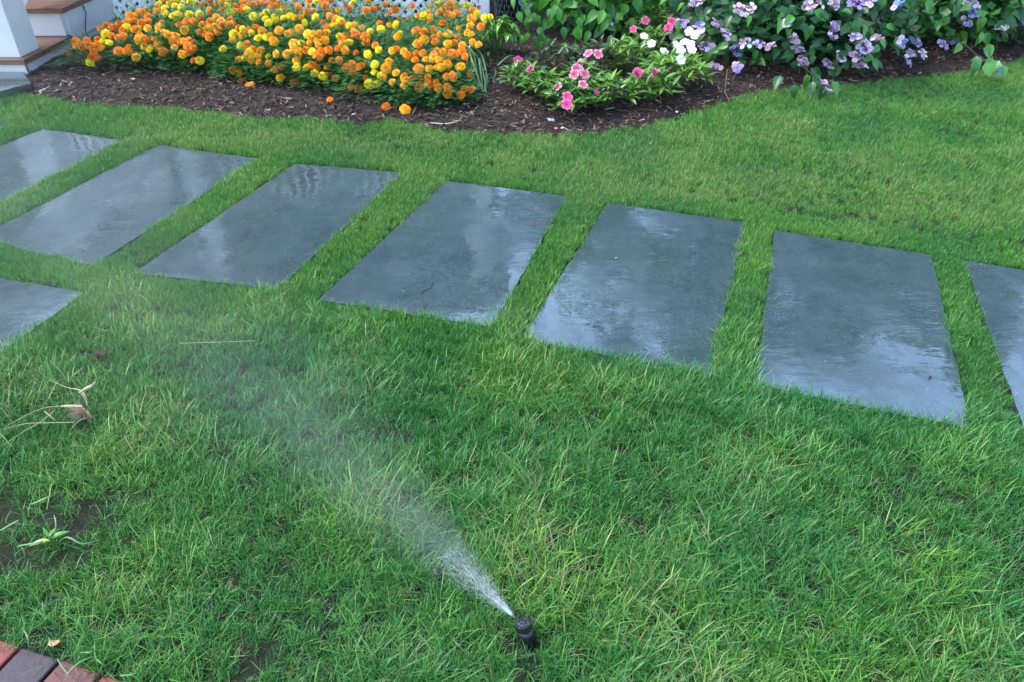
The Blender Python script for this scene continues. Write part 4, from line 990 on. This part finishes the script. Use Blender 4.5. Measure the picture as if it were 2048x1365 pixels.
# ------------------------------------------------------------------ debris on bed, path and lawn
def scrap(name, u, v, r, mat, label, cat, seed, z=None, n=7):
    rs = random.Random(seed); p = at(u, v, 0); z = (bed_z(p.x, p.y) + .008) if z is None else z; p.z = z; m = MB()
    vs = [Vector((0, 0, r * .25))] ; 
    for k in range(n): a = 6.283 * k / n; q = r * rs.uniform(.5, 1.1); vs.append(Vector((q * math.cos(a), q * math.sin(a) * .8, r * rs.uniform(-.1, .35))))
    m.add(vs, [(0, 1 + k, 1 + (k + 1) % n) for k in range(n)], [rs.random() for _ in vs]); b = len(m.v)
    m.add([q - Vector((0, 0, .0015)) for q in vs], [(0, 1 + (k + 1) % n, 1 + k) for k in range(n)])
    o = m.build(name, MAT[mat] if isinstance(mat, str) else mat); o.location = p; return tag(o, label, cat)
MAT['grey_cord'] = m_plain('dark_grey_strand', (.035, .05, .06), .5); MAT['grey_leaf'] = m_plain('grey_wet_leaf', (.22, .26, .30), .4); MAT['brown_leaf'] = m_plain('brown_leaf', (.045, .022, .013), .75, .2, .3); MAT['tan_leaf'] = m_plain('tan_leaf', (.40, .22, .09), .55, .4, .2)
scrap('leaf_scrap', 1102, 253, .030, 'grey_leaf', 'pale grey torn leaf on the mulch below the pink impatiens', 'leaf', 1)
scrap('leaf_scrap', 932, 226, .026, 'grey_leaf', 'dark grey leaf scrap below the right end of the marigolds', 'leaf', 2)
scrap('fallen_petal', 1112, 267, .016, IC['q'], 'fallen pink petal on the grass edge under the grey leaf', 'petal', 3, .03)
scrap('fallen_petal', 1124, 266, .012, IC['w'], 'tiny fallen white petal next to the pink one', 'petal', 13, .03)
scrap('fallen_petal', 1406, 175, .018, IC['w'], 'fallen white petal on mulch right of the lime impatiens', 'petal', 4)
scrap('fallen_petal', 1352, 232, .013, IC['w'], 'small pale petal at the lawn edge in the bed curve', 'petal', 5)
scrap('fallen_leaf', 205, 722, .030, 'brown_leaf', 'curled dark brown leaf lying in grass above the dried weed', 'leaf', 6, .032)
scrap('fallen_leaf', 196, 729, .024, 'brown_leaf', 'smaller brown leaf half tucked under the curled one', 'leaf', 7, .026)
scrap('fallen_leaf', 118, 1298, .018, 'tan_leaf', 'small orange brown leaf at the edge of the charcoal brick', 'leaf', 8, .022)
scrap('leaf_scrap', 271, 175, .022, 'tan_leaf', 'tan leaf chip on the mulch in front of the left marigolds', 'leaf', 21)
scrap('leaf_scrap', 710, 238, .020, 'grey_leaf', 'grey flake on mulch at the lawn edge below the centre marigolds', 'leaf', 22)
m = MB(); m.tube([at(78, 184, .025), at(92, 177, .03), at(103, 172, .03)], [.006, .005, .004], 5); tag(m.build('stick', MAT['bulb']), 'pale bare stick on the mulch near the porch steps', 'stick')
m = MB(); m.tube([at(1455, 140, .10), at(1452, 160, .07), at(1450, 185, .04), at(1460, 206, .03)], [.003, .0035, .004, .003], 5); tag(m.build('twig', MAT['twig']), 'bent brown twig hanging from the mauve hydrangea to the lawn', 'twig')
m = MB(); m.tube([at(358, 687, .045), at(430, 685, .05), at(510, 682, .045)], [.0008, .0011, .0006], 5); tag(m.build('straw', MAT['straw']), 'single long straw lying level across the lawn near the slabs', 'straw')
tw_ = strap([at(866, 560, .0150), at(862, 575, .0150), at(846, 583, .0150), at(843, 597, .0150), at(853, 607, .0150), at(847, 617, .0150), at(832, 628, .0150), at(828, 636, .0155)], .0013, 'grey_cord', None, name='twine')
tag(tw_, 'thin dark curling strand lying on the wet slab', 'twine')
MAT['speck'] = MAT['brown_leaf']
for (u, v, r, k) in ((1858, 762, .010, 31), (1342, 624, .006, 32), (1232, 523, .006, 33)):
    scrap('debris_flake', u, v, r, 'speck' if k != 33 else 'tan_leaf', {31: 'brown leaf bit on the sky mirroring slab', 32: 'tiny dark flake on the smooth dark slab', 33: 'tiny tan flake on the left part of the dark slab'}[k], 'debris', k, .016, 5)

# uprooted dried weed
MAT['root'] = m_plain('dry_roots', (.26, .19, .12), .8, .2, .4, 90)
pw = at(172, 822, .045); wd = tag(empty('uprooted_weed', pw), 'uprooted dried grass clump with bare roots lying on the lawn at left', 'dried weed')
rs = random.Random(12); m = MB()
for k in range(150):
    a = rs.uniform(2.2, 5.6); el = rs.uniform(-.5, .5); L = rs.uniform(.02, .065)
    d = Vector((math.cos(a), math.sin(a) * .8, el * .6)); e = d * L
    m.tube([d * .004, d * L * .5 + Vector((0, 0, rs.uniform(-.006, .006))), e], [.0014, .0009, .0004], 3, rs.random())
m.build('root', MAT['root'], wd)
def WP(*L): return [at(*q) - pw for q in L]
strap(WP((174, 812, .05), (172, 795, .075), (163, 783, .085), (150, 778, .08), (136, 776, .07), (97, 760, .06)), .0022, 'straw', wd, name='stalk')
strap(WP((176, 808, .05), (170, 795, .08), (160, 786, .095)), .004, 'straw', wd, name='stalk')
m = MB(); m.tube(WP((158, 786, .095), (172, 778, .11), (184, 772, .12), (191, 764, .12)), [.002, .0055, .005, .0015], 6); m.build('husk', MAT['straw'], wd)
m = MB(); m.tube(WP((165, 814, .05), (140, 813, .055), (122, 813, .055)), [.005, .006, .003], 6); m.build('husk', MAT['straw'], wd)
for q in ([(122, 813, .055), (90, 816, .06), (55, 830, .06), (12, 853, .05)], [(150, 845, .05), (100, 846, .055), (50, 848, .055), (5, 860, .045)], [(110, 820, .06), (80, 845, .06), (45, 865, .05), (0, 895, .045)], [(88, 823, .06), (100, 832, .065), (111, 842, .06)], [(176, 835, .05), (158, 842, .06), (143, 858, .055)]):
    strap(WP(*q), .0013, 'straw', wd, name='stalk')

# broad leaved weed seedling
pv = at(112, 1105, .0); sd = tag(empty('weed_seedling', pv), 'small weed with two broad light green leaves near the bricks', 'weed')
bl = leafmesh('leaf', .052, .017, 'imp_leaf_bright', .3, .3, 5, 'lance')
for d, s, h in (((-.9, -.25, .1), 1.0, .045), ((.8, .5, .25), .9, .05), ((.1, .9, .3), .6, .055), ((-.3, .3, 1.), .5, .06)):
    inst('leaf', bl, sd, aim(Vector((0, 0, h)), d, 0, s))
m = MB(); m.tube([(0, 0, 0), (.003, 0, .06)], .0016, 5); m.build('stem', MAT['stem'], sd)
# wide grass blades near the bricks and over them
tw = tag(empty('crabgrass_tuft', at(70, 1010, 0)), 'coarse crabgrass clump with wide arching blades over the bald patch', 'crabgrass')
base = at(70, 1010, 0)
for q in ([(100, 1060, .01), (85, 1030, .06), (78, 1015, .08)], [(105, 1075, .01), (80, 1085, .05), (40, 1092, .04), (35, 1098, .03)], [(60, 1010, .02), (85, 1000, .07), (100, 992, .06)], [(118, 1085, .01), (135, 1075, .05), (165, 1088, .04), (200, 1080, .03)], [(108, 1080, .01), (112, 1050, .06), (108, 1030, .07)], [(0, 1062, .03), (30, 1045, .05), (38, 1040, .05)]):
    strap([at(*c) - base for c in q], .0022, 'onion', tw)
t2 = tag(empty('grass_blades', at(180, 1320, 0)), 'long pale grass blades curling over the red brick edging', 'grass blades'); base = at(180, 1320, 0)
for q in ([(115, 1318, .03), (125, 1335, .045), (140, 1352, .04), (157, 1362, .02)], [(186, 1313, .03), (160, 1325, .05), (140, 1342, .05), (128, 1364, .03)], [(195, 1300, .03), (180, 1305, .06), (160, 1305, .05)], [(190, 1316, .02), (200, 1325, .04), (213, 1335, .02)], [(48, 1262, .03), (55, 1275, .06), (58, 1302, .02)], [(98, 1276, .03), (102, 1288, .05), (108, 1302, .02)], [(240, 1352, .03), (262, 1350, .045), (280, 1345, .03)]):
    strap([at(*c) - base for c in q], .0018, 'onion', t2)

# ------------------------------------------------------------------ sprinkler
ps = at(1058, 1288, 0)
sp = tag(empty('sprinkler_head', ps), 'black pop-up sprinkler head spraying mist in the near lawn', 'sprinkler')
Ms = (at(1045, 1243, .064) - ps).to_track_quat('Z', 'Y').to_matrix().to_4x4()
m = MB(); m.lathe([(.0180, -.02), (.0182, .030), (.0182, .048)], 32); sh = inst('riser', m.mesh('riser', MAT['black'], True), sp, Ms)
m = MB(); m.lathe([(.0182, .044), (.0190, .047), (.0192, .051), (.0192, .0605), (.0180, .0625), (.0165, .0625), (.0160, .0612)], 40)
cp = inst('cap', m.mesh('cap', MAT['black'], False), sp, Ms @ Matrix.Translation((0, 0, .002)))
rs = random.Random(2); m = MB()
for k in range(3):
    a0 = rs.random() * 6.28
    m.tube([((.010) * math.cos(a0 + t * .5), (.010) * math.sin(a0 + t * .5), .0612) for t in range(5)], .0012, 5)
m.tube([(-.006, .002, .0612), (.006, -.002, .0612)], .0016, 5); inst('cap_marking', m.mesh('cap_marking', MAT['black']), cp)
MAT['grit'] = m_plain('grit', (.45, .48, .52), .5); m = MB()
for k in range(46):
    r = .016 * math.sqrt(rs.random()); a = rs.random() * 6.28; c = Vector((r * math.cos(a), r * math.sin(a), .0614)); s = rs.uniform(.0004, .0011)
    m.add([c + Vector((s, 0, 0)), c + Vector((-s, s, 0)), c + Vector((-s, -s, 0)), c + Vector((0, 0, s))], [(0, 1, 3), (1, 2, 3), (2, 0, 3)])
o = inst('grit', m.mesh('grit', MAT['grit']), cp); o['kind'] = 'stuff'
m = MB(); m.tube([at(1037, 1240, .0545) - ps, at(1031, 1237, .056) - ps], [.0045, .0038], 8); inst('nozzle', m.mesh('nozzle', MAT['black']), sp)

# ------------------------------------------------------------------ spray: a wedge of fine mist
N0 = at(1030, 1236, .056)
AX = (at(850, 1062, .20) - N0).normalized()          # direction of throw
def spray_material(k, tanh_, tanv, name, L0, L1):
    s = NT(name); co = s.coord('Object'); sx = s.n('ShaderNodeSeparateXYZ'); s.l(co, sx.inputs[0]); x, y, z = sx.outputs
    xs_ = s.math('MAXIMUM', x, .004)
    a = s.math('DIVIDE', y, s.math('MULTIPLY', s.math('ADD', xs_, .006), tanh_)); b = s.math('DIVIDE', s.math('ADD', z, s.math('MULTIPLY', s.math('MULTIPLY', xs_, xs_), .085)), s.math('MULTIPLY', s.math('ADD', xs_, .006), tanv))
    lat = s.math('ADD', s.math('MULTIPLY', a, a), s.math('MULTIPLY', b, b))
    fall = s.math('POWER', s.math('SUBTRACT', 1.0, lat, clamp=True), 1.6)
    core = s.math('POWER', s.math('SUBTRACT', 1.0, s.math('MULTIPLY', lat, 7.0), clamp=True), 1.5)
    nz = s.noise(s.scalev(co, (1.6, 6, 6)), 1.3, 3, .6)
    st_ = s.noise(s.scalev(co, (.8, 14, 14)), 1.0, 2, .5)
    d = s.math('DIVIDE', k, s.math('POWER', s.math('ADD', xs_, .015), 1.45))
    tail = s.maprange(x, L0, L1, 1.0, 0.0) if L1 > 1 else s.maprange(x, 0, L1, 1.5, .64)
    d = s.math('MULTIPLY', s.math('MULTIPLY', d, tail), s.math('ADD', fall, s.math('MULTIPLY', core, 1.6)))
    d = s.math('MULTIPLY', d, s.math('ADD', s.maprange(nz, .3, .7, .45, 1.4), s.maprange(st_, .35, .65, -.25, .25)))
    v = s.n('ShaderNodeVolumePrincipled'); v.inputs['Color'].default_value = (.93, .96, 1.0, 1); v.inputs['Anisotropy'].default_value = .25
    s.l(d, v.inputs['Density']); s.l(v.outputs[0], s.out.inputs['Volume'])
    return s.m
TH, TV = .38, .26
spray = tag(empty('water_spray', N0), 'fan of fine white water mist thrown from the sprinkler over the lawn', 'water spray')
rotm = aim(Vector((0, 0, 0)), AX)
def wedge(L0, L1, mat, drop=.085):
    m = MB(); n = 16; rings = 7; vs = []
    for i in range(rings + 1):
        x = L0 + (L1 - L0) * i / rings; zc = -drop * x * x
        for k in range(n): q = 2 * math.pi * k / n; vs.append((x, math.cos(q) * (x + .006) * TH, zc + math.sin(q) * (x + .006) * TV))
    fs = [(i * n + k, i * n + (k + 1) % n, (i + 1) * n + (k + 1) % n, (i + 1) * n + k) for i in range(rings) for k in range(n)] + [tuple(range(n - 1, -1, -1)), tuple(range(rings * n, rings * n + n))]
    m.add(vs, fs); return m.mesh('mist', mat)
inst('mist', wedge(0.0, .42, spray_material(.25, TH, TV, 'dense_mist', 0, .42)), spray, rotm)
inst('mist', wedge(.4205, 3.0, spray_material(.16, TH, TV, 'thin_mist', .42, 3.0)), spray, rotm)
# droplets streaking out of the nozzle
sd_ = NT('water_droplets'); tr = sd_.n('ShaderNodeBsdfTransparent'); pb_ = sd_.n('ShaderNodeBsdfPrincipled'); pb_.inputs['Base Color'].default_value = (.8, .86, .92, 1); pb_.inputs['Roughness'].default_value = .15
mx = sd_.n('ShaderNodeMixShader'); mx.inputs[0].default_value = .34; sd_.l(tr.outputs[0], mx.inputs[1]); sd_.l(pb_.outputs[0], mx.inputs[2]); sd_.l(mx.outputs[0], sd_.out.inputs[0])
m = MB(); rs = random.Random(31)
for k in range(1000):
    x = .008 + .20 * rs.random() ** 1.5; a = rs.gauss(0, .33) * TH; b = rs.gauss(0, .33) * TV
    L = rs.uniform(.004, .016) * (1 + x); w = rs.uniform(.00012, .00024)
    p = Vector((x, a * x, b * x - .085 * x * x)); d = Vector((1, a, b - .17 * x)).normalized() * L
    m.add([p + Vector((0, w, 0)), p + Vector((0, -w, w * .5)), p + Vector((0, 0, -w)), p + d], [(0, 1, 3), (1, 2, 3), (2, 0, 3), (0, 2, 1)])
o = inst('droplets', m.mesh('droplets', sd_.m), spray, rotm); o['kind'] = 'stuff'

# ------------------------------------------------------------------ trees behind the bed, seen mirrored in the wet slabs
def tree(label, x, y, H, r, seed):
    rs = random.Random(seed); root = tag(empty('tree', (x, y, 0)), label, 'tree', 'trees behind the garden')
    m = MB(); m.tube([(0, 0, 0), (.05, .03, H * .35), (0, .1, H * .8)], [.16, .12, .04], 8)
    for k in range(9):
        a = rs.random() * 6.28; z = H * rs.uniform(.3, .7); m.tube([(0, 0, z), (math.cos(a) * r * .7, math.sin(a) * r * .7, z + H * .2)], [.05, .015], 5)
    m.build('trunk', MAT['bark'], root); m = MB()
    cl = [(Vector((rs.gauss(0, r * .45), rs.gauss(0, r * .45), H * rs.uniform(.32, .95))), rs.uniform(.35, .7)) for _ in range(34)]
    for k in range(6000):
        c, q = cl[k % len(cl)]; d = Vector((rs.gauss(0, 1), rs.gauss(0, 1), rs.gauss(0, .8))).normalized() * q * rs.random() ** .4
        p = c + d; s = rs.uniform(.12, .24); e = Vector((rs.gauss(0, 1), rs.gauss(0, 1), rs.gauss(0, .6))).normalized(); f = e.cross(Vector((rs.gauss(0, 1), rs.gauss(0, 1), rs.gauss(0, 1)))).normalized()
        m.add([p, p + e * s * .5 + f * s * .35, p + e * s, p + e * s * .5 - f * s * .35], [(0, 1, 2, 3)], rs.random())
    o = m.build('crown', MAT['hyd_leaf'], root); o['kind'] = 'stuff'
for (x, y, H, r, sd, lab) in ((1.1, 10.4, 4.4, .8, 1, 'small leafy tree at the corner of the house'), (3.0, 10.4, 8.2, 1.2, 2, 'tallest leafy tree behind the lilac hydrangea'),
        (5.3, 10.6, 6.0, 1.3, 3, 'leafy tree behind the rightmost hydrangea'), (7.3, 10.8, 6.1, 1.4, 4, 'wide leafy tree at the far right of the garden'), (9.9, 10.2, 4.9, 1.4, 5, 'low leafy tree outermost to the right'),
        (-8.5, 11.0, 6.4, 1.9, 6, 'leafy tree beyond the left end of the house'), (-11.5, 9.0, 6.6, 1.9, 8, 'unseen tree well left of the house, added to block mirrored sky'), (-7.0, 9.2, 5.2, 1.2, 9, 'smaller unseen tree by the left house wall, added to block mirrored sky'), (4.2, 13, 6.5, 1.8, 7, 'leafy tree in the second rank behind the tallest one')):  # outer and nearest left trees added to block sky mirrored in left slabs
    tree(lab, x, y, H, r, sd)
print('objects', len(bpy.data.objects))
